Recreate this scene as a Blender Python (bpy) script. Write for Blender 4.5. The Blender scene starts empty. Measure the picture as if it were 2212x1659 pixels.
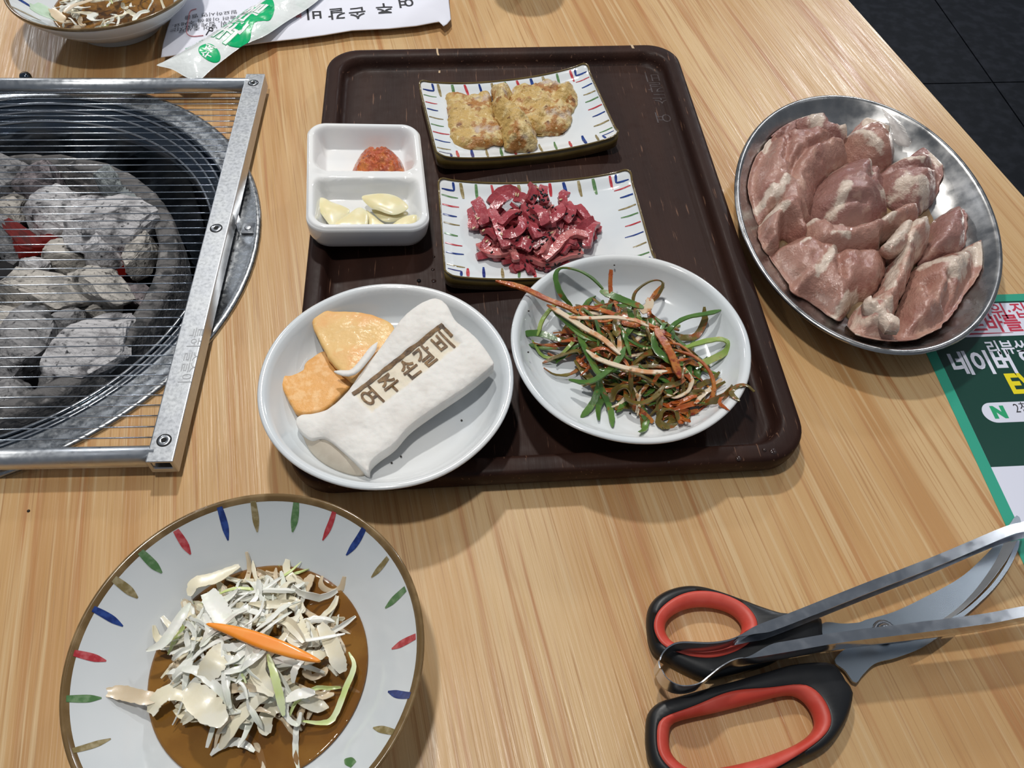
import bpy, bmesh, math, random
import numpy as np
from mathutils import Vector, Matrix, noise, geometry
from mathutils.bvhtree import BVHTree
random.seed(7)
sc = bpy.context.scene
COL = sc.collection
PI = math.pi
TZ = 0.75                      # table top height in metres; all modelling below is in cm above the table top

# ------------------------------------------------------------------ camera, light, exposure
FPX, PITCH, ROLL, CH = 1723.275, 0.6194816, 0.0460088, 48.0
cam = bpy.data.cameras.new('camera'); cam.sensor_width = 36; cam.sensor_fit = 'HORIZONTAL'
cam.lens = FPX*36/2212; cam.clip_start = 0.02
co = bpy.data.objects.new('camera', cam); COL.objects.link(co)
RC = Matrix.Rotation(PITCH, 3, 'X') @ Matrix.Rotation(ROLL, 3, 'Z')
co.rotation_euler = RC.to_euler(); co.location = (0, 0, CH*.01+TZ)
sc.camera = co
wd = bpy.data.worlds.new('world'); sc.world = wd; wd.use_nodes = True
wd.node_tree.nodes['Background'].inputs[0].default_value = (0.80, 0.88, 1.0, 1)
wd.node_tree.nodes['Background'].inputs[1].default_value = 0.17
def lamp(name, x, y, z, power, size, color=(1, .97, .92), sy=None, tgt=None):
    l = bpy.data.lights.new(name, 'AREA'); l.energy = power; l.color = color
    if sy: l.shape = 'RECTANGLE'; l.size = size; l.size_y = sy
    else: l.shape = 'DISK'; l.size = size
    o = bpy.data.objects.new(name, l); COL.objects.link(o)
    o.location = (x*.01, y*.01, z*.01+TZ)
    if tgt:
        d = Vector((tgt[0]-x, tgt[1]-y, tgt[2]-z)); o.rotation_euler = d.to_track_quat('-Z', 'Y').to_euler()
    return o
lamp('ceiling_spot', -24, 28, 165, 11.5, .10, tgt=(0, 35, 0))
lamp('ceiling_spot', -30, 146, 165, 19, .10, tgt=(0, 40, 0))
lamp('ceiling_panel', 153, 337, 165, 42, .12, (.95, .97, 1), .40)
lamp('ceiling_panel', -231, 311, 165, 20, .12, (.95, .97, 1), .40)
lamp('ceiling_panel', 140, 80, 165, 1.6, .06, (.95, .97, 1), .9)
sc.view_settings.view_transform = 'Standard'; sc.view_settings.look = 'None'
sc.view_settings.gamma = 1; sc.view_settings.use_curve_mapping = False
sc.view_settings.exposure = 0.0

# ------------------------------------------------------------------ helpers
def P(u, v, z=0.0):
    """point of the photograph (2212x1659) that stands z cm above the table top"""
    d = RC @ Vector(((u-1106)/FPX, -(v-829.5)/FPX, -1))
    t = (z-CH)/d.z
    return Vector((d.x*t, d.y*t, z))
def ZP(off, s, pts, z=0.0):
    return [P(off[0]+a*s, off[1]+b*s, z) for a, b in pts]
FR = {}
def setp(o, label=None, cat=None, group=None, kind=None):
    if label: o['label'] = label
    if cat: o['category'] = cat
    if group: o['group'] = group
    if kind: o['kind'] = kind
    return o
def root(name, org, label, cat, group=None, rz=0):
    o = bpy.data.objects.new(name, None); COL.objects.link(o)
    o.location = (org[0]*.01, org[1]*.01, org[2]*.01+TZ); o.rotation_euler = (0, 0, rz)
    o.empty_display_size = .02
    FR[o.name] = (Vector(org), rz)
    return setp(o, label, cat, group)
def mk(name, V, F, mats, parent=None, midx=None, smooth=True, rz=0, org=None, fix=False):
    V = [Vector(v) for v in V]
    if parent is not None: org, rz = FR[parent.name]
    elif org is None:
        n = len(V); org = Vector((sum(v.x for v in V)/n, sum(v.y for v in V)/n, min(v.z for v in V)))
    org = Vector(org); c, s = math.cos(-rz), math.sin(-rz)
    L = []
    for v in V:
        d = (v-org)*.01
        L.append((c*d.x-s*d.y, s*d.x+c*d.y, d.z))
    me = bpy.data.meshes.new(name); me.from_pydata(L, [], F)
    if not isinstance(mats, (list, tuple)): mats = [mats]
    for m in mats: me.materials.append(m)
    if midx: me.polygons.foreach_set('material_index', midx)
    if smooth: me.polygons.foreach_set('use_smooth', [True]*len(F))
    if fix:
        bm = bmesh.new(); bm.from_mesh(me); bmesh.ops.remove_doubles(bm, verts=bm.verts, dist=1e-6)
        bmesh.ops.recalc_face_normals(bm, faces=bm.faces); bm.to_mesh(me); bm.free()
    me.update()
    o = bpy.data.objects.new(name, me); COL.objects.link(o)
    if parent is not None:
        o.parent = parent; FR[o.name] = FR[parent.name]
    else:
        o.location = (org.x*.01, org.y*.01, org.z*.01+TZ); o.rotation_euler = (0, 0, rz); FR[o.name] = (org, rz)
    return o
def sharp(o, ang=40):
    m = o.data
    m.polygons.foreach_set('use_smooth', [True]*len(m.polygons))
    bm = bmesh.new(); bm.from_mesh(m)
    for e in bm.edges:
        if len(e.link_faces) == 2 and e.calc_face_angle(0) > math.radians(ang): e.smooth = False
    bm.to_mesh(m); bm.free(); return o
def loft(rings, closed=True, cap0=False, cap1=False, base=0):
    """rings of equal length -> verts, faces"""
    n = len(rings[0]); V = [v for r in rings for v in r]; F = []
    for i in range(len(rings)-1):
        for j in range(n if closed else n-1):
            k = (j+1) % n
            F.append((base+i*n+j, base+i*n+k, base+(i+1)*n+k, base+(i+1)*n+j))
    if cap0: F.append(tuple(base+j for j in range(n-1, -1, -1)))
    if cap1: F.append(tuple(base+(len(rings)-1)*n+j for j in range(n)))
    return V, F
def circ(c, r, z, n=64):
    return [Vector((c[0]+r*math.cos(2*PI*j/n), c[1]+r*math.sin(2*PI*j/n), z)) for j in range(n)]
def lathe(c, prof, n=96):
    return loft([circ(c, max(r, .001), z, n) for r, z in prof])
def smooth_ring(pts, n=120, it=2):
    pts = [Vector((p[0], p[1])) for p in pts]
    m = len(pts); out = []
    per = 24
    for i in range(m):
        p0, p1, p2, p3 = pts[i-1], pts[i], pts[(i+1) % m], pts[(i+2) % m]
        for k in range(per):
            t = k/per
            out.append(.5*((2*p1)+(p2-p0)*t+(2*p0-5*p1+4*p2-p3)*t*t+(3*p1-p0-3*p2+p3)*t**3))
    L = [0]
    for i in range(len(out)): L.append(L[-1]+(out[(i+1) % len(out)]-out[i]).length)
    res = []; j = 0
    for k in range(n):
        s = L[-1]*k/n
        while L[j+1] < s: j += 1
        t = (s-L[j])/max(1e-9, L[j+1]-L[j])
        res.append(out[j].lerp(out[(j+1) % len(out)], t))
    return res
def area_c(r):
    a = cx = cy = 0
    for i in range(len(r)):
        p, q = r[i-1], r[i]; w = p[0]*q[1]-q[0]*p[1]; a += w; cx += (p[0]+q[0])*w; cy += (p[1]+q[1])*w
    return Vector((cx/(3*a), cy/(3*a))), a/2
def ccw(r):
    return r if area_c(r)[1] > 0 else r[::-1]
def solid(ring, top, bot, nr=12, pw=2.0, c=None, side=None, nb=6):
    """closed solid on an outline: top(x,y,f), bot(x,y,f) heights, f=0 centre .. 1 rim. returns V,F,midx(0 top,1 side,2 bottom)"""
    ring = ccw([Vector((p[0], p[1])) for p in ring]); n = len(ring)
    c = Vector(c) if c else area_c(ring)[0]
    V = []; F = []; M = []
    def grid(fn, steps, up, mi):
        b = len(V)
        V.append(Vector((c.x, c.y, fn(c.x, c.y, 0))))
        for f in steps:
            for p in ring:
                q = c.lerp(p, f); V.append(Vector((q.x, q.y, fn(q.x, q.y, f))))
        for j in range(n):
            k = (j+1) % n
            F.append((b, b+1+j, b+1+k) if up else (b, b+1+k, b+1+j)); M.append(mi)
        for i in range(len(steps)-1):
            for j in range(n):
                k = (j+1) % n; a0 = b+1+i*n; a1 = a0+n
                F.append((a0+j, a1+j, a1+k, a0+k) if up else (a0+k, a1+k, a1+j, a0+j)); M.append(mi)
        return b+1+(len(steps)-1)*n
    st = [1-(1-i/nr)**pw for i in range(1, nr+1)]
    a = grid(top, st, True, 0)
    b = grid(bot, [1-(1-i/nb)**pw for i in range(1, nb+1)], False, 2)
    for j in range(n):
        k = (j+1) % n
        F.append((a+j, b+j, b+k, a+k)); M.append(1)
    return V, F, M
class Outline:
    """closed outline with the distance of any point to it"""
    def __init__(self, pts):
        self.r = ccw([Vector((p[0], p[1])) for p in pts])
        a = np.array([tuple(p) for p in self.r]); self.a = a; self.e = np.roll(a, -1, 0)-a; self.l = (self.e**2).sum(1)+1e-12
        self.c = area_c(self.r)[0]; self.D = None
    def dist(self, x, y):
        d = np.array((x, y))-self.a; t = np.clip((d*self.e).sum(1)/self.l, 0, 1)
        return float(np.sqrt((((d-self.e*t[:, None]))**2).sum(1).min()))
    def f(self, x, y): return max(0.0, 1-self.dist(x, y)/self.D)
def solid2(pts, top, bot, step=.3, inset=(.08, .2), D=None):
    """closed solid on any outline, filled by a jittered grid; top/bot(x, y, f) with f = 0 deep inside .. 1 on the outline"""
    o = Outline(pts); r = o.r; P2 = []
    for i in range(len(r)):
        p, q = r[i], r[(i+1) % len(r)]; k = max(1, int((q-p).length/step+.5)); P2 += [p.lerp(q, t/k) for t in range(k)]
    n = len(P2); A = np.array([tuple(p) for p in P2]); nb = np.roll(A, -1, 0)
    def inside(q): 
        y = q[1]; c = (A[:, 1] > y) != (nb[:, 1] > y)
        xs = A[:, 0]+(y-A[:, 1])*(nb[:, 0]-A[:, 0])/np.where(nb[:, 1] == A[:, 1], 1e-9, nb[:, 1]-A[:, 1])
        return (np.sum(c & (q[0] < xs)) % 2) == 1
    ex = []
    for d in inset:
        for i in range(n):
            t = (P2[(i+1) % n]-P2[i-1]).normalized(); q = P2[i]+Vector((-t.y, t.x))*d
            if inside(q) and o.dist(q.x, q.y) > d*.9: ex.append(q)
    lo = A.min(0); hi = A.max(0); rn = random.Random(3); y = lo[1]; k = 0; lim = (inset[-1] if inset else 0)+step*.5
    while y < hi[1]:
        x = lo[0]+(step*.5 if k % 2 else 0)
        while x < hi[0]:
            q = Vector((x+rn.uniform(-.1, .1)*step, y+rn.uniform(-.1, .1)*step))
            if inside(q) and o.dist(q.x, q.y) > lim: ex.append(q)
            x += step
        y += step*.87; k += 1
    vs, es, fs = geometry.delaunay_2d_cdt(P2+ex, [], [list(range(n))], 1, 1e-5)[:3]
    ds = [o.dist(v.x, v.y) for v in vs]; o.D = D or max(ds); m = len(vs)
    V = [Vector((v.x, v.y, top(v.x, v.y, max(0, 1-d/o.D)))) for v, d in zip(vs, ds)]
    V += [Vector((v.x, v.y, min(w.z, bot(v.x, v.y, max(0, 1-d/o.D))))) for v, d, w in zip(vs, ds, V)]
    F = []; ec = {}
    for f in fs:
        a2 = sum(vs[f[i-1]].x*vs[f[i]].y-vs[f[i]].x*vs[f[i-1]].y for i in range(len(f)))
        f = list(f) if a2 > 0 else list(f)[::-1]
        F.append(tuple(f)); F.append(tuple(m+i for i in reversed(f)))
        for i in range(len(f)):
            a, b = f[i-1], f[i]; ec[(a, b)] = 1
    for (a, b) in ec:
        if (b, a) not in ec: F.append((b, a, m+a, m+b))
    return V, F, o
def tube(path, r, n=8, closed=False, cap=True):
    rings = []
    m = len(path); up0 = Vector((0, 0, 1))
    for i, p in enumerate(path):
        if closed: t = path[(i+1) % m]-path[i-1]
        else: t = path[min(i+1, m-1)]-path[max(i-1, 0)]
        t = t.normalized(); u = up0 if abs(t.z) < .95 else Vector((1, 0, 0))
        s = t.cross(u).normalized(); w = s.cross(t)
        rr = r(i/(m-1)) if callable(r) else r
        rings.append([p+(s*math.cos(2*PI*j/n)+w*math.sin(2*PI*j/n))*rr for j in range(n)])
    if closed:
        rings.append(rings[0]); return loft(rings)
    return loft(rings, cap0=cap, cap1=cap)
def spline(pts, n):
    pts = [Vector(p) for p in pts]; out = []
    m = len(pts)
    for k in range(n):
        x = (m-1)*k/(n-1); i = min(int(x), m-2); t = x-i
        p0 = pts[i-1] if i > 0 else 2*pts[0]-pts[1]
        p1, p2 = pts[i], pts[i+1]
        p3 = pts[i+2] if i+2 < m else 2*pts[-1]-pts[-2]
        out.append(.5*((2*p1)+(p2-p0)*t+(2*p0-5*p1+4*p2-p3)*t*t+(3*p1-p0-3*p2+p3)*t**3))
    return out
def ribbon(path, w, th, tw0=0.0, tw1=0.0, taper=.35, rag=0.0, sd=0, curl=.0, ends=.15):
    """flat strand with thickness; tw = angle of the flat face off horizontal, curl = trough across the width"""
    rings = []; m = len(path)
    for i, p in enumerate(path):
        f = i/(m-1); t = (path[min(i+1, m-1)]-path[max(i-1, 0)]).normalized()
        s = t.cross(Vector((0, 0, 1)))
        if s.length < .05: s = Vector((1, 0, 0))
        s.normalize(); nn = s.cross(t)
        a = tw0+(tw1-tw0)*f; q = s*math.cos(a)+nn*math.sin(a); k = nn*math.cos(a)-s*math.sin(a)
        e = min(1, min(f, 1-f)/ends); wl = w*(taper+(1-taper)*e**.7)*.5; wr = wl
        if rag:
            wl *= 1+rag*noise.noise(Vector((i*.8+sd*3.1, sd, 0)))*1.6; wr *= 1+rag*noise.noise(Vector((i*.8+sd*3.1, sd, 7)))*1.6
        h = th*.5; c = curl*w
        rings.append([p+q*wl+k*(h+c), p+k*h, p-q*wr+k*(h+c), p-q*wr+k*(c-h), p-k*h, p+q*wl+k*(c-h)])
    return loft(rings, cap0=True, cap1=True)
def box(c, ux, uy, hx, hy, z0, z1):
    c = Vector((c[0], c[1], 0)); ux = Vector((ux[0], ux[1], 0)); uy = Vector((uy[0], uy[1], 0))
    q = [c+ux*a*hx+uy*b*hy for a, b in ((-1, -1), (1, -1), (1, 1), (-1, 1))]
    V = [p+Vector((0, 0, z0)) for p in q]+[p+Vector((0, 0, z1)) for p in q]
    return V, [(3, 2, 1, 0), (4, 5, 6, 7), (0, 1, 5, 4), (1, 2, 6, 5), (2, 3, 7, 6), (3, 0, 4, 7)]
def bevel(o, w=.001, seg=2):
    m = o.modifiers.new('bevel', 'BEVEL'); m.width = w; m.segments = seg; m.limit_method = 'ANGLE'; return o
def rrect(w, d, r, n=8):
    """rounded rectangle, centred, ccw"""
    out = []
    for q, (sx, sy) in enumerate(((1, 1), (-1, 1), (-1, -1), (1, -1))):
        for k in range(n+1):
            a = PI/2*q+PI/2*k/n
            out.append(Vector((sx*(w/2-r)+r*math.cos(a), sy*(d/2-r)+r*math.sin(a))))
    return out
def xf(pts, c, rz, z=None):
    co_, s = math.cos(rz), math.sin(rz)
    return [Vector((c[0]+co_*p[0]-s*p[1], c[1]+s*p[0]+co_*p[1], p[2] if z is None else z)) for p in pts]
def text_mesh(body, fn, size=1.0, bold=0.0, sx=1.0, cuts=0):
    """flat lettering laid on a surface: fn(x, y) -> point in cm"""
    c = bpy.data.curves.new('lettering', 'FONT'); c.body = body; c.size = size; c.offset = bold; c.resolution_u = 3
    o = bpy.data.objects.new('lettering', c); COL.objects.link(o)
    dg = bpy.context.evaluated_depsgraph_get(); dg.update()
    me = bpy.data.meshes.new_from_object(o.evaluated_get(dg))
    bpy.data.objects.remove(o); bpy.data.curves.remove(c)
    bm = bmesh.new(); bm.from_mesh(me)
    if cuts: bmesh.ops.triangulate(bm, faces=bm.faces); bmesh.ops.subdivide_edges(bm, edges=bm.edges, cuts=cuts)
    V = [Vector(fn(v.co.x*sx, v.co.y)) for v in bm.verts]
    F = [tuple(v.index for v in f.verts) for f in bm.faces]
    bm.free(); bpy.data.meshes.remove(me)
    return V, F
def nz(x, y, z=0.0, s=1.0): return noise.noise(Vector((x*s, y*s, z)))
def fbm(x, y, z=0.0, s=1.0):
    return noise.fractal(Vector((x*s, y*s, z)), 1.0, 2.0, 4)
def sst(a, b, x):
    t = max(0, min(1, (x-a)/(b-a))); return t*t*(3-2*t)
def join(parts):
    V = []; F = []
    for v, f in parts:
        b = len(V); V += v; F += [tuple(i+b for i in q) for q in f]
    return V, F

# ------------------------------------------------------------------ materials (scales are per metre)
def M(name, col, rough=.5, metal=0.0, spec=.5, var=(), bump=None, coat=0, sss=0, sssr=.004, trans=0, ior=1.45, emis=None, alpha=1, rvar=None, aniso=0):
    """var: list of (colour, scale, lo, hi, stretch, kind); bump: (scale, strength, distance, stretch)"""
    m = bpy.data.materials.new(name); m.use_nodes = True
    nt = m.node_tree; N = nt.nodes; Lk = nt.links; b = N['Principled BSDF']
    b.inputs['Roughness'].default_value = rough; b.inputs['Metallic'].default_value = metal
    b.inputs['Specular IOR Level'].default_value = spec; b.inputs['IOR'].default_value = ior
    b.inputs['Coat Weight'].default_value = coat; b.inputs['Coat Roughness'].default_value = .06
    b.inputs['Transmission Weight'].default_value = trans
    if sss:
        b.inputs['Subsurface Weight'].default_value = sss; b.inputs['Subsurface Scale'].default_value = sssr
        b.inputs['Subsurface Radius'].default_value = (1, .5, .35)
    if aniso: b.inputs['Anisotropic'].default_value = aniso
    tc = N.new('ShaderNodeTexCoord')
    def coords(st):
        mp = N.new('ShaderNodeMapping'); Lk.new(tc.outputs['Object'], mp.inputs['Vector'])
        mp.inputs['Scale'].default_value = st or (1, 1, 1); return mp.outputs[0]
    def tex(scale, st, kind='noise', detail=4, dist=0.0):
        if kind == 'voronoi':
            t = N.new('ShaderNodeTexVoronoi'); o = t.outputs['Distance']
        else:
            t = N.new('ShaderNodeTexNoise'); t.inputs['Detail'].default_value = detail
            t.inputs['Distortion'].default_value = dist; o = t.outputs['Fac']
        t.inputs['Scale'].default_value = scale; Lk.new(coords(st), t.inputs['Vector']); return o
    cur = None
    for v in var:
        c2, s, lo, hi = v[:4]; st = v[4] if len(v) > 4 else None; kind = v[5] if len(v) > 5 else 'noise'
        dist = v[6] if len(v) > 6 else 0.0
        mr = N.new('ShaderNodeMapRange'); mr.interpolation_type = 'SMOOTHSTEP'
        Lk.new(tex(s, st, kind, dist=dist), mr.inputs[0]); mr.inputs[1].default_value = lo; mr.inputs[2].default_value = hi
        mx = N.new('ShaderNodeMix'); mx.data_type = 'RGBA'
        Lk.new(mr.outputs[0], mx.inputs[0])
        if cur: Lk.new(cur, mx.inputs[6])
        else: mx.inputs[6].default_value = (*col, 1)
        mx.inputs[7].default_value = (*c2, 1); cur = mx.outputs[2]
    if cur: Lk.new(cur, b.inputs['Base Color'])
    else: b.inputs['Base Color'].default_value = (*col, 1)
    if rvar:
        s, lo, hi = rvar[:3]; mr = N.new('ShaderNodeMapRange'); Lk.new(tex(s, rvar[3] if len(rvar) > 3 else None), mr.inputs[0])
        mr.inputs[1].default_value = .3; mr.inputs[2].default_value = .7
        mr.inputs[3].default_value = lo; mr.inputs[4].default_value = hi; Lk.new(mr.outputs[0], b.inputs['Roughness'])
    if bump:
        bs = bump if isinstance(bump, list) else [bump]
        prev = None
        for q in bs:
            bn = N.new('ShaderNodeBump'); bn.inputs['Strength'].default_value = q[1]; bn.inputs['Distance'].default_value = q[2]
            Lk.new(tex(q[0], q[3] if len(q) > 3 else None), bn.inputs['Height'])
            if prev: Lk.new(prev, bn.inputs['Normal'])
            prev = bn.outputs[0]
        Lk.new(prev, b.inputs['Normal'])
        if coat: Lk.new(prev, b.inputs['Coat Normal'])
    if emis:
        b.inputs['Emission Color'].default_value = (*emis[0], 1); b.inputs['Emission Strength'].default_value = emis[1]
    b.inputs['Alpha'].default_value = alpha
    return m
WOOD = M('laminate_wood', (.53, .325, .145), .36, var=[
    ((.60, .41, .21), 10, .40, .64, (1.0, .05, 1)),
    ((.46, .25, .10), 34, .46, .70, (1.0, .035, 1), 'noise', .5),
    ((.42, .20, .078), 110, .54, .70, (1.0, .022, 1), 'noise', .5),
    ((.59, .41, .22), 260, .52, .70, (1.0, .018, 1)),
    ((.42, .235, .10), 620, .54, .70, (1.0, .014, 1))],
    bump=(700, .5, .0006, (1.0, .02, 1)), rvar=(420, .24, .50, (1, .03, 1)))
TILE = M('floor_tile', (.004, .0055, .009), .6, spec=.15, var=[((.012, .014, .02), 30, .4, .7)], bump=(60, .1, .001))
GROUT = M('floor_grout', (.022, .026, .032), .8)
TRAYM = M('dark_tray_wood', (.020, .0085, .0065), .46, spec=.17, var=[((.036, .015, .010), 26, .35, .7, (1, .12, 1)),
    ((.12, .062, .040), 420, .645, .70, (1, .07, 1))], bump=(420, .3, .0005, (1, .07, 1)), rvar=(90, .40, .55))
RAW = M('raw_wood', (.52, .38, .24), .7)
ENG = M('engraved_dark', (.055, .040, .040), .5)
PORC = M('white_porcelain', (.655, .695, .72), .10, coat=.2, var=[((.61, .65, .685), 20, .4, .7), ((.70, .715, .72), 9, .45, .65)], bump=(25, .1, .001))
PORC2 = M('white_dish_porcelain', (.80, .80, .79), .08, coat=.3, var=[((.74, .76, .78), 20, .4, .7)], bump=(40, .06, .001))
BOWLM = M('pale_bowl_glaze', (.665, .695, .715), .10, coat=.2, var=[((.615, .655, .68), 16, .4, .7)], bump=(14, .12, .002))
OLIVE = M('olive_brown_glaze', (.105, .072, .020), .16, coat=.3, var=[((.17, .12, .045), 40, .4, .7)])
RIMB = M('brown_rim_glaze', (.14, .085, .032), .16, coat=.3, var=[((.24, .16, .075), 60, .45, .7)])
PAINT = {k: M('painted_'+k, c, .14, coat=.3, var=[(c2, 260, .4, .7)]) for k, c, c2 in (
    ('blue', (.012, .03, .16), (.03, .07, .28)), ('red', (.42, .035, .045), (.55, .12, .13)),
    ('green', (.085, .19, .07), (.18, .29, .15)), ('ochre', (.22, .17, .07), (.38, .32, .19)))}
SPECK = M('speck', (.03, .025, .02), .3)
STEEL = M('steel', (.52, .54, .57), .24, 1.0, var=[((.42, .44, .47), 60, .35, .65)], bump=(350, .06, .0003), rvar=(120, .16, .34))
STEELP = M('polished_steel', (.60, .62, .65), .15, 1.0, rvar=(140, .10, .22))
STEELD = M('dark_steel', (.115, .145, .185), .13, 1.0, var=[((.17, .19, .21), 30, .45, .7)], rvar=(60, .06, .14))
STEELR = M('worn_ring_steel', (.36, .375, .39), .28, 1.0, var=[((.48, .49, .50), 400, .55, .62)], bump=(700, .06, .0003), rvar=(300, .2, .40))
ALU = M('brushed_bar_steel', (.50, .52, .55), .40, 1.0, var=[((.54, .56, .58), 60, .4, .65)], bump=(900, .12, .0002), rvar=(400, .34, .46))
RAIL = M('rail_steel', (.56, .585, .615), .33, 1.0, bump=(500, .05, .0003), rvar=(200, .26, .4))
WIREM = M('wire_steel', (.50, .56, .64), .22, 1.0)
BLACKH = M('painted_recess_shade', (.004, .004, .004), .8)  # plain black that paints in the shade of recesses
ASHR = M('ash_coated_iron', (.125, .12, .12), .88, var=[((.045, .045, .047), 60, .5, .60), ((.25, .24, .235), 80, .58, .68)], bump=[(180, .7, .003), (420, .5, .0015)])
SOOT = M('soot', (.02, .02, .022), .9, bump=(90, .5, .004))
def coalmat(name, a, b_, c_): return M(name, a, .9, var=[(b_, 40, .46, .58), (c_, 50, .53, .66), (c_, 240, .58, .72), (a, 90, .56, .62)], bump=[(70, .8, .005), (300, .9, .002)])
COAL = [coalmat('white_ash', (.50, .49, .50), (.30, .29, .30), (.045, .045, .05)),
        coalmat('pale_ash', (.48, .45, .41), (.30, .285, .265), (.06, .055, .05)),
        coalmat('grey_ash', (.27, .265, .27), (.15, .15, .155), (.03, .03, .032)),
        coalmat('blue_grey_ash', (.25, .275, .28), (.16, .18, .185), (.05, .05, .05)),
        coalmat('mauve_ash', (.26, .225, .235), (.14, .125, .13), (.04, .035, .04))]
EMBER = M('ember', (.10, .008, .008), .8, emis=((.8, .04, .025), .055), var=[((.03, .01, .01), 60, .5, .6)], bump=(120, .5, .002))
EGG = M('egg_batter', (.50, .33, .105), .44, var=[((.62, .48, .23), 60, .46, .58), ((.36, .155, .034), 75, .50, .62), ((.18, .07, .018), 120, .61, .70), ((.50, .40, .33), 30, .60, .68), ((.66, .53, .28), 200, .60, .70)], bump=[(110, 1.0, .003), (380, .9, .0014)], coat=.22)
RED = M('red_meat', (.34, .048, .062), .24, var=[((.46, .115, .13), 60, .46, .66), ((.22, .02, .034), 45, .55, .7)], bump=[(160, .6, .002), (420, .4, .0008)], coat=.45, sss=.2, sssr=.004)
RED2 = M('pale_red_meat', (.45, .115, .115), .24, var=[((.55, .20, .19), 80, .42, .6), ((.30, .045, .05), 50, .55, .7)], bump=[(160, .6, .002), (420, .4, .0008)], coat=.45, sss=.2)
BSES = M('black_sesame', (.008, .008, .009), .3)
WSES = M('pale_sesame', (.62, .50, .30), .4)
CHILI = M('chili_paste', (.50, .085, .008), .18, var=[((.60, .17, .02), 150, .45, .6), ((.24, .026, .004), 90, .55, .7)], bump=[(200, 1.0, .004), (600, .8, .0014)], coat=.9, sss=.1)
GARL = M('garlic', (.76, .68, .40), .28, var=[((.80, .75, .52), 60, .4, .65)], coat=.25, sss=.3, bump=(120, .1, .001))
SWEET = M('sweet_potato_flesh', (.72, .36, .10), .5, var=[((.78, .46, .19), 160, .45, .62)], bump=(520, .5, .0008), coat=.05)
SKIN = M('sweet_potato_pale', (.72, .46, .17), .5, var=[((.72, .37, .12), 35, .46, .64), ((.76, .54, .25), 160, .56, .7)], bump=(420, .3, .0006), coat=.05)
MUSH = M('mushroom_white', (.74, .72, .685), .62, var=[((.68, .65, .61), 40, .45, .65)], bump=[(60, .4, .002), (260, .4, .0009)], sss=.1)
MUSHG = M('mushroom_cap_grey', (.42, .37, .30), .6, var=[((.52, .48, .40), 50, .4, .65)], bump=(120, .3, .001))
BURN = M('branded_brown', (.13, .065, .018), .5, var=[((.22, .12, .04), 200, .45, .6), ((.06, .03, .01), 120, .55, .65)], bump=(300, .6, .001))
SCORCH = M('brand_yellowing', (.70, .655, .56), .6, var=[((.75, .72, .67), 90, .4, .6)])
SCG = [M('scallion_green', (.055, .14, .025), .28, var=[((.10, .20, .04), 60, .4, .65), ((.25, .075, .012), 130, .60, .72)], bump=(260, .25, .0008), coat=.4, sss=.1),
       M('scallion_pale_green', (.22, .33, .07), .28, var=[((.34, .40, .14), 60, .4, .65), ((.36, .12, .02), 130, .60, .72)], coat=.4, sss=.15),
       M('chili_coated', (.36, .075, .012), .3, var=[((.45, .16, .03), 110, .42, .62), ((.22, .025, .006), 160, .55, .68)], bump=(420, .6, .001), coat=.5, sss=.1),
       M('scallion_white', (.66, .54, .40), .3, var=[((.56, .26, .10), 90, .5, .66), ((.48, .12, .03), 170, .62, .72)], coat=.4, sss=.2),
       M('olive_scallion', (.12, .085, .018), .3, var=[((.16, .13, .03), 80, .4, .6), ((.27, .07, .012), 150, .52, .66)], bump=(300, .3, .0008), coat=.5)]
CAB = [M('cabbage_white', (.82, .81, .75), .28, var=[((.74, .76, .66), 70, .4, .65)], coat=.25, sss=.08, bump=(200, .15, .0008)),
       M('cabbage_cream', (.78, .71, .53), .3, var=[((.80, .76, .64), 60, .4, .65)], coat=.25, sss=.08, bump=(200, .15, .0008)),
       M('cabbage_soaked', (.64, .51, .35), .3, var=[((.70, .60, .46), 60, .4, .65)], coat=.3, sss=.08, bump=(200, .15, .0008)),
       M('cabbage_green', (.58, .68, .26), .3, var=[((.70, .76, .46), 60, .4, .65)], coat=.25, sss=.08, bump=(200, .15, .0008)),
       M('cabbage_mint', (.50, .66, .50), .3, var=[((.62, .74, .62), 60, .4, .65)], coat=.25, sss=.08)]
CARROT = M('carrot', (.90, .27, .012), .42, var=[((.90, .31, .03), 80, .4, .65)], coat=.2, sss=.2, bump=(200, .1, .0006))
BROTH = M('brown_broth', (.31, .145, .026), .04, var=[((.22, .09, .014), 22, .42, .62)], coat=.4, bump=(60, .3, .002), spec=.6, alpha=.74)
JUICE = M('meat_marinade', (.22, .14, .07), .05, coat=.6, bump=(90, .25, .001), var=[((.32, .22, .12), 40, .4, .6)])
MEAT = M('raw_meat_pink', (.375, .20, .155), .22, var=[((.30, .135, .105), 26, .42, .62), ((.45, .27, .205), 60, .52, .7, (1, .6, 1))],
         bump=[(60, .5, .004), (200, .6, .002, (1, .5, 1)), (700, .55, .0009)], coat=.6, sss=.08)
MEAT2 = M('raw_meat_mauve', (.30, .155, .13), .22, var=[((.27, .12, .105), 28, .42, .62), ((.42, .25, .20), 60, .56, .7)],
          bump=[(60, .5, .004), (200, .6, .002, (.5, 1, 1)), (700, .55, .0009)], coat=.6, sss=.08)
FAT = M('fatty_meat', (.45, .255, .20), .27, var=[((.60, .46, .375), 40, .46, .6), ((.38, .18, .145), 44, .56, .66)],
        bump=[(80, .7, .004), (260, .6, .0018), (620, .35, .0008)], coat=.5, sss=.1)
FATW = M('white_fat', (.62, .50, .415), .28, var=[((.50, .33, .265), 70, .5, .65)], bump=[(120, .8, .003), (420, .5, .001)], coat=.45, sss=.1)
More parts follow.
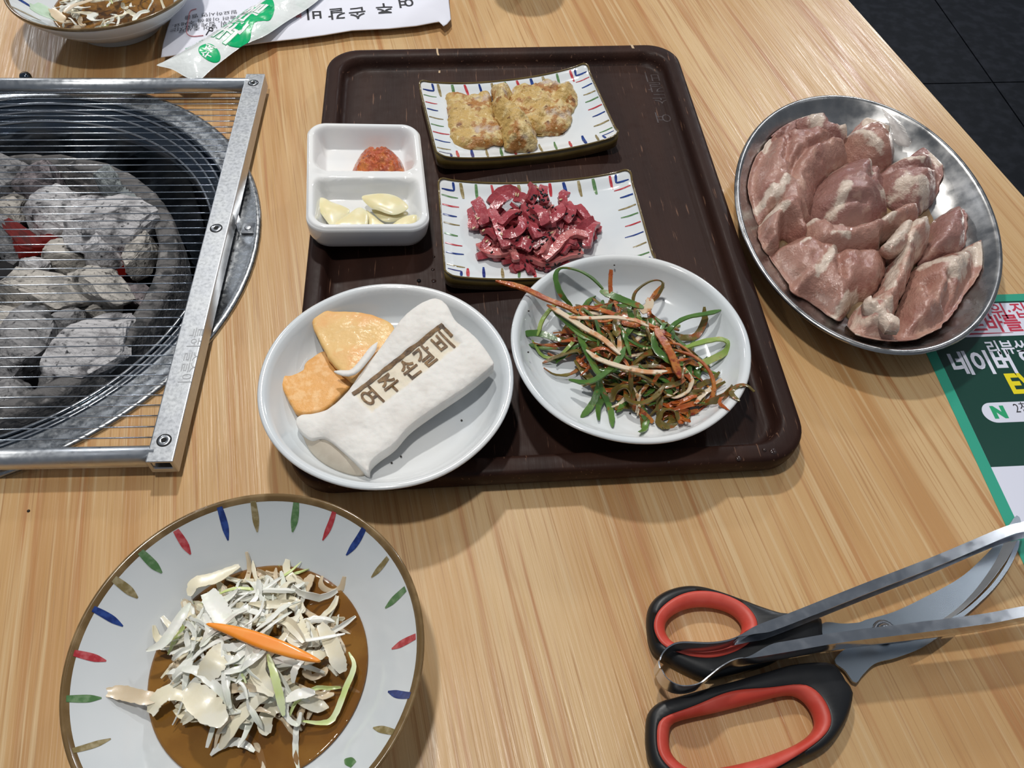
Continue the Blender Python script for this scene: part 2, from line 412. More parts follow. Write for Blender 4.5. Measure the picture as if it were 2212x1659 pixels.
def fatten(m, attr='fat', col=(.62, .51, .425), amp=1.3, lo=.3, hi=.72, sc_=150):
    """lets the mesh attribute 'fat' blend the meat into white fat"""
    nt = m.node_tree; N = nt.nodes; b = N['Principled BSDF']; lk = b.inputs['Base Color'].links[0]; src = lk.from_socket
    at = N.new('ShaderNodeAttribute'); at.attribute_name = attr
    tx = N.new('ShaderNodeTexNoise'); tx.inputs['Scale'].default_value = sc_; tx.inputs['Detail'].default_value = 5
    tc = N.new('ShaderNodeTexCoord'); nt.links.new(tc.outputs['Object'], tx.inputs['Vector'])
    ad = N.new('ShaderNodeMath'); ad.operation = 'MULTIPLY_ADD'; nt.links.new(tx.outputs['Fac'], ad.inputs[0]); ad.inputs[1].default_value = amp; ad.inputs[2].default_value = -amp/2
    a2 = N.new('ShaderNodeMath'); a2.operation = 'ADD'; nt.links.new(ad.outputs[0], a2.inputs[0]); nt.links.new(at.outputs['Fac'], a2.inputs[1])
    mr = N.new('ShaderNodeMapRange'); mr.interpolation_type = 'SMOOTHSTEP'; mr.inputs[1].default_value = lo; mr.inputs[2].default_value = hi; nt.links.new(a2.outputs[0], mr.inputs[0])
    mx = N.new('ShaderNodeMix'); mx.data_type = 'RGBA'; nt.links.new(mr.outputs[0], mx.inputs[0]); nt.links.new(src, mx.inputs[6]); mx.inputs[7].default_value = (*col, 1)
    nt.links.new(mx.outputs[2], b.inputs['Base Color'])
for m_ in (MEAT, MEAT2, FAT): fatten(m_)
fatten(MUSH, 'scorch', (.73, .655, .52), .9, .2, .95, 220)
PAPER = M('white_paper', (.74, .75, .84), .65, bump=(18, .15, .003))
PLAST = M('white_film', (.78, .82, .82), .22, coat=.3, var=[((.70, .80, .77), 26, .52, .66)], bump=[(40, .5, .006), (16, .4, .01)])
GREENP = M('print_green', (.0, .43, .15), .3)
WHITEP = M('print_white', (.82, .84, .84), .35)
INK = M('print_black', (.02, .02, .025), .6)
REDP = M('print_red', (.50, .03, .07), .5)
REDL = M('print_light_red', (.62, .22, .24), .6)
YEL = M('print_yellow', (.78, .66, .01), .4)
DGREEN = M('print_dark_green', (.004, .045, .032), .32, coat=.15)
TEAL = M('print_teal', (.03, .34, .23), .35, coat=.15)
SHEET = M('print_sheet_white', (.70, .72, .84), .35, coat=.15)
NGREEN = M('print_logo_green', (.02, .34, .15), .4)
BLKPL = M('black_handle_plastic', (.010, .011, .013), .42, bump=(900, .1, .0002), rvar=(60, .36, .5))
REDRB = M('red_rubber', (.52, .055, .035), .45, var=[((.58, .085, .06), 60, .4, .65)], bump=(300, .12, .0004))
BLADE = M('blade_steel', (.42, .47, .52), .27, 1.0, var=[((.38, .43, .48), 25, .4, .65)])
BLADED = M('blade_bevel_steel', (.40, .40, .40), .5, 1.0)
DROP = M('water_drop', (.04, .02, .015), .03, coat=1, trans=.3)

# ------------------------------------------------------------------ setting: floor and table
fz = -75.0
sa = Vector((124.3, 193.5, 0)); ua = Vector((4.4, -40.7, 0)).normalized(); ub = Vector((-ua.y, ua.x, 0))
V, F = box((60, 120), (1, 0), (0, 1), 260, 260, fz-3, fz-.4)
fl = mk('floor', V, F, GROUT, smooth=False); setp(fl, 'dark charcoal tiled floor seen past the right edge of the table', None, None, 'structure')
TS = 60.0
for i in range(-3, 3):
    for j in range(-4, 3):
        c = sa+ua*((i+.5)*TS)+ub*((j+.5)*TS)
        V, F = box(c, ua, ub, TS/2-.2, TS/2-.2, fz-.4, fz)
        mk('tile', V, F, TILE, fl, smooth=False)
TRZ = math.atan2(.27, .963)
te = Vector((-.27, .963)); te.normalize(); tn = Vector((te.y, -te.x))
nmax = 59.9; nmin = -121.0; emin, emax = -12.0, 114.0
GC = Vector((-44.36, 45.0))
table = root('dining_table', (*(tn*((nmax+nmin)/2)+te*((emin+emax)/2)), -75), 'light wood grain restaurant table with a round grill set into it', 'table', None, TRZ)
def tedge(th, R0=21.0):
    d = Vector((math.cos(th), math.sin(th))); t = 1e9
    for nv, lo, hi in ((tn, nmin, nmax), (te, emin, emax)):
        s = d.dot(nv); o = GC.dot(nv)
        if abs(s) > 1e-9: t = min(t, ((hi if s > 0 else lo)-o)/s)
    return GC+d*t
angs = [2*PI*k/120 for k in range(120)]
for a, b in ((nmin, emin), (nmax, emin), (nmax, emax), (nmin, emax)):
    p = tn*a+te*b-GC; angs.append(math.atan2(p.y, p.x) % (2*PI))
angs.sort()
inn = [GC+Vector((math.cos(a), math.sin(a)))*21.0 for a in angs]; outn = [tedge(a) for a in angs]
tc3 = lambda L, z: [Vector((p.x, p.y, z)) for p in L]
ins = [p+(GC-p)*.003 for p in outn]
V, F = loft([tc3(inn, -3), tc3(inn, 0), tc3([a.lerp(b, .5) for a, b in zip(inn, ins)], 0), tc3(ins, 0), tc3(outn, -.25), tc3(outn, -3), tc3(inn, -3)])
o = mk('tabletop', V, F, WOOD, table, smooth=False, fix=True)
for a, b in ((nmin+8, emin+8), (nmax-8, emin+8), (nmax-8, emax-8), (nmin+8, emax-8)):
    p = tn*a+te*b; V, F = box(p, tn, te, 2.5, 2.5, -75, -3); mk('leg', V, F, STEELD, table, smooth=False)

# ------------------------------------------------------------------ grill set into the table
grill = root('table_grill', (GC.x, GC.y, -9), 'round steel charcoal grill basin sunk into the table', 'grill')
pr = [(22.96, .02), (22.96, .22), (22.8, .36), (22.5, .36), (22.3, .22), (21.2, .16), (20.75, .2), (20.55, .1)]
V, F = lathe(GC, pr+[(20.55, .02), (22.96, .02)]); mk('drip_ring', V, F, STEELR, grill)
pr = [(20.55, .12), (20.45, -.25), (20.3, -.35), (19.75, -.38), (19.6, -.5), (19.45, -.95), (19.3, -1.05), (18.75, -1.1), (18.55, -1.25), (18.3, -2.2), (17.9, -3.6), (17.2, -5.4), (16.2, -6.8), (14.5, -7.6), (0, -7.7), (0, -8.2), (15, -8.1), (17.5, -6.2), (18.6, -3.6), (19.2, -1.5), (20.3, -.9), (20.95, -.2), (20.95, .1), (20.55, .12)]
V, F = lathe(GC, pr); mk('basin', V, F, STEELD, grill)
pr = [(15.75, -7.0), (15.85, -2.9), (15.7, -2.6), (15.2, -2.45), (14.5, -2.5), (14.15, -2.7), (14.1, -7.0), (0, -7.2)]
V, F = lathe(GC+Vector((-.6, -.2)), pr, 120)
V = [v+Vector((nz(v.x, v.y, 1, .9)*.12, nz(v.x, v.y, 5, .9)*.12, nz(v.x, v.y, 9, .8)*.14)) for v in V]
mi = [0]*(len(F)); n_ = 120
for i in range(6, 7):
    for j in range(n_): mi[i*n_+j] = 1
mk('fire_pot', V, F, [ASHR, SOOT], grill, mi)
for rr_, zz_, tr_ in ((20.15, -.22, .13), (19.45, -.62, .12), (18.62, -1.08, .14)):
    V, F = tube(circ(GC, rr_, zz_, 128), tr_, 8, closed=True); mk('basin_step', V, F, STEELP, grill)
# riveted bracket on the ring
bc = P(537, 494, .3)
q = ZP((440, 380), .1085, [(745, 905), (1040, 905), (1035, 1185), (750, 1185)], .3)
bx = (q[1]-q[0]).normalized(); by = (q[0]-q[3]).normalized(); by = Vector((-bx.y, bx.x, 0))
V, F = box((q[0]+q[2])/2, bx, by, .52, .62, .2, .38); br = bevel(mk('bracket', V, F, STEEL, grill, smooth=False), .0006)
V, F = lathe((q[0]+q[2]).xy/2, [(.3, .36), (.3, .42), (.22, .46), (0, .47)], 20); mk('rivet', V, F, ALU, br)
tb = (q[0]+q[3])/2
V, F = box(tb-bx*.12, bx, by, .05, .62, .2, 1.35); bevel(mk('bracket_tab', V, F, STEEL, grill, smooth=False), .0004)

# ------------------------------------------------------------------ charcoal
def lump(a, b, zc, wpx, hz, sd, mats, label, boxy=.75, red=None, amp=.22):
    """charcoal lump along the segment a-b (photo pixels), wpx wide"""
    A, B = P(a[0], a[1], zc), P(b[0], b[1], zc); c = (A+B)/2; ax = B-A; ln = ax.length/2; ax.normalize(); ay = Vector((-ax.y, ax.x, 0))
    w = wpx
    bm = bmesh.new(); bmesh.ops.create_icosphere(bm, subdivisions=4, radius=1)
    V = []; rnd = random.Random(sd); dirs = [Vector((rnd.gauss(0, 1), rnd.gauss(0, 1), rnd.gauss(0, 1))).normalized() for _ in range(26)]
    cut = [rnd.uniform(.5, .88) for _ in dirs]
    for v in bm.verts:
        p = v.co.copy()
        s = Vector([math.copysign(abs(k)**boxy, k) for k in p])
        for d, k in zip(dirs, cut):
            t = s.dot(d)
            if t > k: s -= d*(t-k)*.97
        n1 = noise.fractal(p*1.3+Vector((sd*7.3, sd, 0)), 1, 2, 3)*amp*.35+noise.fractal(p*5+Vector((sd, 0, 3)), 1, 2, 3)*.06-.10*abs(noise.noise(Vector((p.x*.7+sd, p.y*3.2, p.z*3.2))))
        s *= 1+n1
        V.append(c+ax*s.x*ln*1.42+ay*s.y*w*1.5+Vector((0, 0, s.z*hz*1.3)))
    F = [tuple(x.index for x in f.verts) for f in bm.faces]; 
    mi = None
    if red:
        rd = Vector(red).normalized(); mi = []
        for f in bm.faces:
            t = f.calc_center_median().normalized()
            mi.append(1 if t.dot(rd)+.15*noise.noise(t*3+Vector((sd, 0, 0))) > .62 else 0)
    bm.free()
    mn = min(v.z for v in V)
    if mn < -6.9:
        for v in V: v.z += -6.9-mn
    o = mk('charcoal', V, F, mats if red else mats[0], midx=mi); o.data.set_sharp_from_angle(angle=math.radians(24))
    return setp(o, label, 'charcoal', 'charcoal lumps in the grill')
S5 = .3437
def q5(x, y): return (x*S5, 330+y*S5)
E_ = EMBER
LUMPS = [
 (q5(440, 470), q5(960, 520), -3.4, 3.0, 2.6, 3, [COAL[0], E_], 'large white ash covered charcoal lump with pitted top', .85, None),
 (q5(600, 560), q5(660, 740), -3.2, 1.5, 2.0, 31, [COAL[0], E_], 'narrow white charcoal tip pointing towards the front below the large lump', .8, None),
 (q5(770, 690), q5(1010, 690), -4.6, 2.1, 2.2, 4, [COAL[1], E_], 'pale cream charcoal block with red glowing left end beside pot wall', .62, (-1, .1, .25)),
 (q5(180, 440), q5(540, 400), -4.2, 2.4, 2.6, 5, [COAL[0], E_], 'grey white charcoal lump left of the large white one', .8, None),
 (q5(180, 260), q5(420, 270), -4.4, 1.7, 3.0, 6, [COAL[4], E_], 'mauve grey angular charcoal lump near the back of the pot', .7, None),
 (q5(-30, 600), q5(210, 560), -3.8, 2.6, 2.8, 7, [COAL[2], E_], 'dark charcoal lump at the left with a glowing red right side', .75, (.9, -.2, .35)),
 (q5(-60, 850), q5(720, 905), -3.8, 1.75, 1.9, 8, [COAL[1], E_], 'long cream charcoal log with cracked bark lying across the pot', .7, None),
 (q5(460, 810), q5(830, 890), -3.4, 1.6, 2.0, 9, [COAL[1], E_], 'grey brown wedge of charcoal at the right end of the long log', .75, None),
 (q5(270, 980), q5(70, 1420), -3.2, 1.75, 2.0, 10, [COAL[2], E_], 'ribbed grey charcoal stick slanting to the front left', .6, None),
 (q5(70, 960), q5(-40, 1250), -4.2, 1.5, 2.0, 11, [COAL[1], E_], 'pale charcoal stick at the left beside the ribbed one', .65, None),
 (q5(280, 1360), q5(890, 1040), -2.9, 2.1, 2.0, 12, [COAL[0], E_], 'thick speckled charcoal log at the front right of the pot', .65, None),
 (q5(320, 1120), q5(560, 1050), -4.6, 1.5, 1.8, 13, [COAL[2], E_], 'small grey charcoal chunk between the two front sticks', .7, None),
 (q5(-60, 1560), q5(220, 1570), -4.4, 2.0, 1.6, 14, [COAL[2], E_], 'grey charcoal lump at the very front of the pot', .75, None),
 (q5(-30, 200), q5(170, 250), -4.2, 1.8, 3.0, 15, [COAL[2], E_], 'grey charcoal block at the back left of the pot', .65, None),
 (q5(600, 110), q5(800, 320), -3.6, 1.1, 2.2, 16, [COAL[3], E_], 'blue grey slab of charcoal leaning at the back', .55, None),
 (q5(800, 270), q5(970, 480), -4.0, 1.3, 2.2, 17, [COAL[3], E_], 'pale blue grey charcoal piece against the pot wall at the right', .65, None),
 (q5(280, 660), q5(570, 680), -4.8, 1.8, 2.0, 18, [COAL[1], E_], 'rounded beige charcoal lump behind the long log', .75, None),
 (q5(200, 1510), q5(760, 1270), -5.6, 1.5, 1.4, 19, [COAL[2], E_], 'dark grey charcoal log under the speckled log', .65, None),
 (q5(220, 590), q5(420, 570), -5.4, 1.6, 1.4, 20, [E_, E_], 'red glowing ember deep between the lumps at the left', .75, None),
 (q5(680, 700), q5(800, 740), -5.6, 1.7, 1.3, 21, [E_, E_], 'red glowing ember under the large white lump', .75, None),
 (q5(760, 830), q5(930, 940), -5.2, .9, 1.2, 22, [COAL[4], E_], 'thin mauve charcoal splinter by the right pot wall', .7, None),
 (q5(500, 200), q5(620, 210), -5.6, .8, 1.2, 23, [COAL[2], E_], 'small dark charcoal crumb in the shaded back of the pot', .8, None),
 (q5(-500, 500), q5(-150, 620), -4.2, 3.0, 2.4, 24, [COAL[1], E_], 'big pale charcoal lump in the left half of the pot', .75, None),
 (q5(-420, 1000), q5(-150, 1150), -4.2, 2.6, 2.2, 25, [COAL[2], E_], 'wide grey charcoal lump at the front left of the pot', .75, None),
 (q5(20, 330), q5(160, 420), -4.8, 1.7, 2.2, 26, [COAL[1], E_], 'small pale charcoal lump behind the ember at the left', .7, None),
 (q5(250, 180), q5(560, 190), -5.4, 1.2, 1.8, 27, [COAL[2], E_], 'dark grey charcoal bar in the shaded back of the pot', .6, None),
 (q5(560, 1000), q5(760, 960), -5.0, 1.2, 1.6, 28, [COAL[1], E_], 'small beige charcoal chunk behind the speckled log', .7, None),
 (q5(110, 730), q5(300, 720), -3.6, 1.0, 1.2, 29, [COAL[0], E_], 'small white charcoal flake on the back edge of the long log', .7, None),
 (q5(620, 1180), q5(860, 1150), -5.2, 1.2, 1.4, 30, [COAL[2], E_], 'grey charcoal scrap under the right end of the speckled log', .7, None),
]
for a, b, zc, w, hz, sd, mt, lb, bxy, red in LUMPS: lump(a, b, zc, w, hz, sd, mt, lb, bxy, red)

# ------------------------------------------------------------------ grill grate lying over the basin
BZ1, BZ0 = 2.0, .55
tl, tr, bl, brr = P(530, 158, BZ1), P(574, 160, BZ1), P(314, 994, BZ1), P(372, 1001, BZ1)
bt = (tl+tr)/2; bb = (bl+brr)/2; gv = (bt-bb).normalized(); gu = Vector((gv.y, -gv.x, 0)); BL = (bt-bb).length
grate = root('grill_grate', (bb.x-21, bb.y+21, BZ0), 'steel wire grill grate with square side bars and round end rails', 'grate')
WID = 42.5
def bar(off, name):
    c = (bt+bb)/2-gu*off; c.z = 0; hw = .9
    r0 = []
    for s in (0, 1):
        e = c+gv*(BL/2)*(1 if s else -1)
        for (hx, z0, z1) in ((hw, BZ0, BZ1), (hw-.28, BZ0+.55, BZ1-.2)):
            r0.append([e+gu*a*hx+Vector((0, 0, z)) for a, z in ((-1, z0), (1, z0), (1, z1), (-1, z1))])
    o0, i0, o1, i1 = r0
    i0d = [p+gv*1.5 for p in i0]; i1d = [p-gv*1.5 for p in i1]
    V, F = loft([i0d, i0, o0, o1, i1, i1d], cap0=True, cap1=True)
    o = mk(name, V, F, [ALU, BLACKH], grate, [0]*(len(F)-2)+[1, 1], smooth=False); bevel(o, .0011, 3); return o  # black inner caps paint the darkness inside the hollow bar
sb = bar(0, 'side_bar'); bar(WID, 'side_bar')
for f in (.035, .5, .962):
    c = bt.lerp(bb, f) if f != .5 else P(467, 493, BZ1)
    V, F = lathe(c.xy, [(.42, BZ1-.02), (.42, BZ1+.03), (.37, BZ1+.06), (.17, BZ1+.06), (.15, BZ1+.03)], 24)
    s = mk('screw', V, F, STEEL, sb)
    V, F = lathe(c.xy, [(.2, BZ1+.066), (0, BZ1+.067)], 6); mk('hex_socket', V, F, BLACKH, s)  # flat black hexagon, the socket's inner shade given as colour
    V, F = lathe(c.xy, [(.5, BZ1+.012), (.40, BZ1+.012)], 24); mk('painted_screw_shadow', V, F, BLACKH, s)  # flat black ring painting a shadow line round the screw head, no real gap
for f in (.85/BL, 1-.95/BL):
    c = bb.lerp(bt, f); c = Vector((c.x, c.y, 1.3))
    V, F = tube([c-gu*.5, c-gu*(WID-.5)], .72, 20); mk('end_rail', V, F, RAIL, grate)
NW = 45
w0 = bb+gv*2.3-gu*.5; w0.z = 1.35
V, F = tube([w0, w0-gu*(WID-1)], .043, 8); wr = mk('wire', V, F, WIREM, grate)
pit = (BL-4.4)/(NW-1)
for k in range(1, NW):
    c = wr.copy(); COL.objects.link(c); c.parent = grate
    d = gv*(pit*k+random.uniform(-.04, .04)); c.location = (d.x*.01, d.y*.01, random.uniform(-.0003, .0003))
lt = P(427, 707, BZ1); 
V, F = text_mesh('특허 슬슬이', lambda x, y: lt-gv*x-gu*0+gu*(y-.38)+Vector((0, 0, .016)), 1.05, .0)
EGR = M('engraved_grey', (.32, .33, .345), .5, 1.0)
setp(mk('engraved_lettering', V, F, EGR, sb, smooth=False), 'engraved lettering on the side bar')
k0 = P(57, 170, .4)
V, F = join([lathe(k0.xy, [(.55, .0), (.55, .7), (.4, .95), (0, 1.0)], 20)])
mk('stop_knob', V, F, STEELD, grill)

# ------------------------------------------------------------------ tray
TC = Vector((.32, 50.1)); TRW, TRD = 35.0, 48.9; RZT = math.radians(6.4)
tray = root('wooden_tray', (TC.x, TC.y, 0), 'dark brown wooden serving tray with raised rim and split back edge', 'tray', None, RZT)
rings = []
for ins_, r, z in ((1.0, 2.2, 0), (.45, 2.7, .1), (.1, 3.0, .6), (0, 3.1, 1.2), (0, 3.1, 1.95), (.12, 3.0, 2.15), (.4, 2.8, 2.2), (1.1, 2.4, 2.2), (1.35, 2.3, 2.1), (1.55, 2.2, 1.5), (1.75, 2.1, 1.05), (2.1, 1.9, .95)):
    rings.append(xf(rrect(TRW-2*ins_, TRD-2*ins_, r, 10), TC, RZT, z))
V, F = loft(rings, cap0=True, cap1=True); sharp(mk('tray_body', V, F, TRAYM, tray), 60)
ca = [P(u, v, 2.0) for u, v in ((941, 108), (948, 108), (953, 128), (949, 128))]
def crack(pts, w):
    path = [P(*p) for p in pts]; Vx = []; Fx = []
    rr = [[p+Vector((-w/2, 0, 0)), p+Vector((w/2, 0, 0)), p+Vector((w/2, 0, .035)), p+Vector((-w/2, 0, .035))] for p in path]
    return loft(rr, cap0=True, cap1=True)
V, F = crack([(944, 104, 2.19), (945, 114, 2.2), (947, 120, 2.19), (947.5, 127, 1.6), (951, 133, 1.0), (950, 146, .94), (949, 158, .93)], .18)
setp(mk('split', V, F, RAW, tray, smooth=False), 'pale raw wood split in the back rim')
V, F = crack([(1364, 97, 2.19), (1366, 101, 2.2), (1368, 105, 2.19)], .25); setp(mk('split', V, F, RAW, tray, smooth=False), 'pale chip in the back rim')
for ch, u, v in (('비', 1409, 166), ('갈', 1417, 188), ('손', 1428, 213), ('여', 1432, 253)):
    c = P(u, v, .96); rr = RZT
    V, F = text_mesh(ch, lambda x, y: xf([Vector((-(x-.9), -(y-.7)*.9, .965))], c, rr)[0], 2.0, -.02)
    mk('engraved_character', V, F, ENG, tray, smooth=False)

# ------------------------------------------------------------------ round plates
def round_plate(c, R, zb, zt, label):
    r = root('round_plate', (c[0], c[1], zb), label, 'plate')
    k = R/8.45; h = zt-zb
    pr = [(4.3, 0), (4.6, 0), (4.7, .12), (4.75, .25), (5.4, .32), (6.6, .42), (7.6, .62), (8.2, .86), (8.43, .94), (8.47, .98), (8.36, 1.0), (8.15, 1.0), (7.95, .965), (7.75, .86), (7.35, .66), (6.9, .52), (6.55, .46), (6.3, .43), (6.1, .41), (5.0, .36), (2.5, .33), (0, .32)]
    V, F = lathe(c, [(a*k, zb+b*h) for a, b in pr], 112)
    V2, F2 = lathe(c, [(0, zb+.2*h), (4.3*k, zb+.2*h), (4.3*k, zb)], 112)
    V, F = join([(V, F), (V2, F2)])
    V = [v+Vector((nz(v.x, v.y, v.z, .25)*.06, nz(v.x, v.y, v.z+9, .25)*.06, nz(v.x, v.y, 3, .2)*.05*(v.z-zb)/h)) for v in V]
    mk('plate_body', V, F, PORC, r)
    return r
LPc, RPc = (-8.41, 31.07), (8.16, 35.22)
lp = round_plate(LPc, 8.45, .95, 4.6, 'round white plate holding the branded mushroom and sweet potato slices')
rp = round_plate(RPc, 8.40, .95, 4.6, 'round white plate holding the seasoned scallion salad')
def flecks(plate, c, z, pts):
    for u, v in pts:
        p = P(u, v, z); V, F = lathe(p.xy, [(.075, p.z), (.06, p.z+.04), (0, p.z+.05)], 8); mk('glaze_fleck', V, F, SPECK, plate)
flecks(lp, LPc, 2.4, [(846, 1000), (800, 641), (823, 988), (997, 908), (866, 986)])
flecks(rp, RPc, 4.3, [(1142, 672), (1141, 761), (1605, 748), (1327, 573)])
flecks(rp, RPc, 2.3, [(1206, 871), (1361, 893)])

# ------------------------------------------------------------------ rectangular painted plates
def rect_plate(c, rz, w, d, zb, label, strokes, ends=1.0):
    r = root('rectangular_plate', (c[0], c[1], zb), label, 'plate', 'painted rectangular plates', rz)
    def H(x, y):
        a = abs(x)/(w/2); b = abs(y)/(d/2)
        return .75+.95*ends*a**2.4+.42*sst(.72, 1.0, b)+.15*sst(.86, 1.0, a)
    ring = rrect(w, d, .7, 6); dense = []
    for i in range(len(ring)):
        p, q = ring[i], ring[(i+1) % len(ring)]; k = max(1, int((q-p).length/.5))
        dense += [p.lerp(q, t/k) for t in range(k)]
    top = lambda x, y, f: zb+H(x, y)-.07*sst(.955, 1.0, f)
    bot = lambda x, y, f: zb+max(0, H(x*.96, y*.96)-1.12 if f > .75 else 0)
    V, F, Mi = solid(dense, top, bot, nr=18, pw=1.6, c=(0, 0), nb=8)
    # olive side wall: bulge outward slightly below the rim
    mi = [1 if m else 0 for m in Mi]
    Vw = xf(V, c, rz)
    b = mk('plate_body', Vw, F, [PORC, OLIVE], r, mi)
    rimpts = [Vector((p.x*.992, p.y*.992, zb+H(p.x, p.y)+.0)) for p in dense]
    rw = xf(rimpts, c, rz); V, F = tube(rw, .09, 8, closed=True); mk('rim_line', V, F, OLIVE, r)
    for col, pts, wd_ in strokes:
        L = []
        for i in range(len(pts)-1):
            for k in range(6):
                t = k/6; L.append((pts[i][0]*(1-t)+pts[i+1][0]*t, pts[i][1]*(1-t)+pts[i+1][1]*t))
        L.append(pts[-1]); rows = []
        for i, (x, y) in enumerate(L):
            a = L[min(i+1, len(L)-1)]; e = L[max(i-1, 0)]; t = Vector((a[0]-e[0], a[1]-e[1])).normalized(); s = Vector((-t.y, t.x))
            f = i/(len(L)-1); ww = wd_*.5*(.62+.5*math.sin(PI*min(1, .12+f*.9))**.8)
            rows.append([Vector((x+s.x*ww, y+s.y*ww, zb+H(x+s.x*ww, y+s.y*ww)+.022)), Vector((x, y, zb+H(x, y)+.026)), Vector((x-s.x*ww, y-s.y*ww, zb+H(x-s.x*ww, y-s.y*ww)+.022))])
        rows = [xf(q, c, rz) for q in rows]
        V, F = loft(rows, closed=False); mk('painted_stroke', V, F, PAINT[col], r)
    return r, H
def plate_strokes(w, d, sd):
    rnd = random.Random(sd); S = []; cyc = ['ochre', 'green', 'red', 'blue']
    hw, hd = w/2, d/2; nx, ny = 11, 8
    for sy in (1, -1):
        for k in range(nx):
            x = -hw+1.9+(w-3.8)*k/(nx-1)+rnd.uniform(-.12, .12); ln = rnd.uniform(1.2, 1.6)
            S.append((cyc[(k+(0 if sy > 0 else 2)) % 4], [(x, sy*(hd-.25)), (x+rnd.uniform(.0, .2), sy*(hd-.25-ln))], rnd.uniform(.2, .28)))
    for sx in (1, -1):
        for k in range(ny):
            y = -hd+1.7+(d-3.4)*k/(ny-1)+rnd.uniform(-.1, .1); ln = rnd.uniform(1.0, 1.5)
            S.append((cyc[(k*3+(1 if sx > 0 else 0)) % 4], [(sx*(hw-.25), y), (sx*(hw-.25-ln), y+rnd.uniform(-.15, .05))], rnd.uniform(.13, .2)))
    for sx in (1, -1):
        for sy in (1, -1):
            S.append(('blue', [(sx*(hw-1.3), sy*(hd-.25)), (sx*(hw-1.35), sy*(hd-1.0))], .2))
            S.append(('blue', [(sx*(hw-1.35), sy*(hd-1.0)), (sx*(hw-.3), sy*(hd-1.05))], .16))
    return S
EPc, EPr = Vector((-.75, 63.3)), math.radians(14.5)
MPc, MPr = Vector((1.9, 48.6)), math.radians(8.0)
ep, EH = rect_plate(EPc, EPr, 16.6, 11.3, .95, 'painted rectangular plate at the back of the tray holding egg pancakes', plate_strokes(16.6, 11.3, 3))
mp, MH = rect_plate(MPc, MPr, 16.6, 11.3, .95, 'painted rectangular plate in the middle of the tray holding red meat strips', plate_strokes(16.6, 11.3, 5))

# ------------------------------------------------------------------ sauce dish with two compartments
tilt = math.radians(6.5)
dtl, dtr, dbl, dbr = P(672, 264, 4.9), P(917, 265, 4.0), P(651, 492, 4.9), P(917, 494, 4.0)
dc = (dtl+dtr+dbl+dbr)/4; dux = ((dtr-dtl)+(dbr-dbl)).normalized(); duy = ((dtl-dbl)+(dtr-dbr)); DW = ((dtr-dtl).length+(dbr-dbl).length)/2; DD = duy.length/2
duy = (duy-dux*duy.dot(dux)).normalized(); dun = dux.cross(duy)
dish = root('sauce_dish', (dc.x, dc.y, 1.2), 'white square two compartment dish holding chili paste and garlic', 'dish')
def dpt(x, y, z): return dc+dux*x+duy*y+dun*z
DH = 3.0
def sdr(x, y, w, d, r):
    a = abs(x)-w/2+r; b = abs(y)-d/2+r
    return math.hypot(max(a, 0), max(b, 0))+min(max(a, b), 0)-r
PK = [(0, DD*.242, DW-1.0, DD*.49-.66), (0, -DD*.242, DW-1.0, DD*.49-.66)]
def dtop(x, y, f):
    z = 0
    so = sdr(x, y, DW, DD, 1.6)
    z -= .22*sst(-.3, 0, so)**2
    dep = 0
    for px_, py_, pw_, pd_ in PK:
        s = sdr(x-px_, y-py_, pw_, pd_, 1.3); dep = max(dep, sst(.1, -1.05, s) if s < .1 else 0)
    return z-1.75*dep-(.22*sst(.5, .2, abs(y))*sst(-.2, -1.2, so))
ring = rrect(DW, DD, 1.6, 10); dense = []
for i in range(len(ring)):
    p, q = ring[i], ring[(i+1) % len(ring)]; k = max(1, int((q-p).length/.3)); dense += [p.lerp(q, t/k) for t in range(k)]
V, F, _ = solid(dense, dtop, lambda x, y, f: -.6, nr=56, pw=1.25, c=(0, DD*.005), nb=2)
n_ = len(dense); nb0 = len(V)-2*n_
# outer wall rings below the rim
V = V[:1+56*n_]; F = [q for q in F if max(q) < len(V)]
lo = 1+55*n_; prev = lo
for ins_, z in ((-.02, -.45), (.02, -1.0), (.08, -1.6), (.3, -2.2), (.75, -2.7), (1.5, -3.0)):
    k = len(V); V += [Vector((p.x*(1-2*ins_/DW), p.y*(1-2*ins_/DD), z)) for p in dense]
    F += [(prev+j, k+j, k+(j+1) % n_, prev+(j+1) % n_) for j in range(n_)]; prev = k
F.append(tuple(prev+j for j in range(n_-1, -1, -1)))
mk('dish_body', [dpt(*v) for v in V], F, PORC2, dish)
# chili paste
def dring(pts, z): # photo outline -> dish plane coordinates at depth z
    out = []
    for u, v in pts:
        d = RC @ Vector(((u-1106)/FPX, -(v-829.5)/FPX, -1)); o0 = Vector((0, 0, CH)); pl = dpt(0, 0, z)
        t = (pl-o0).dot(dun)/d.dot(dun); h = o0+d*t-dc; out.append((h.dot(dux), h.dot(duy)))
    return out
S6 = .18083
def o6(L): return [(640+a*S6, 250+b*S6) for a, b in L]
rg = smooth_ring(dring(o6([(665, 660), (720, 520), (810, 400), (950, 400), (1080, 410), (1190, 440), (1270, 550), (1295, 680), (1200, 760), (1000, 790), (800, 780), (700, 740)]), -1.5), 90)
V, F, _ = solid(rg, lambda x, y, f: -1.75+1.5*(1-f**2.4)+.28*fbm(x, y, 2, 1.6)*(1-f**6)+.16*nz(x, y, 7, 3.6)*(1-f**6), lambda x, y, f: -1.78, nr=30, pw=1.3, nb=2)
setp(mk('chili_paste', [dpt(*v) for v in V], F, CHILI), 'mound of glossy orange red chili paste in the back compartment of the white dish', 'sauce')
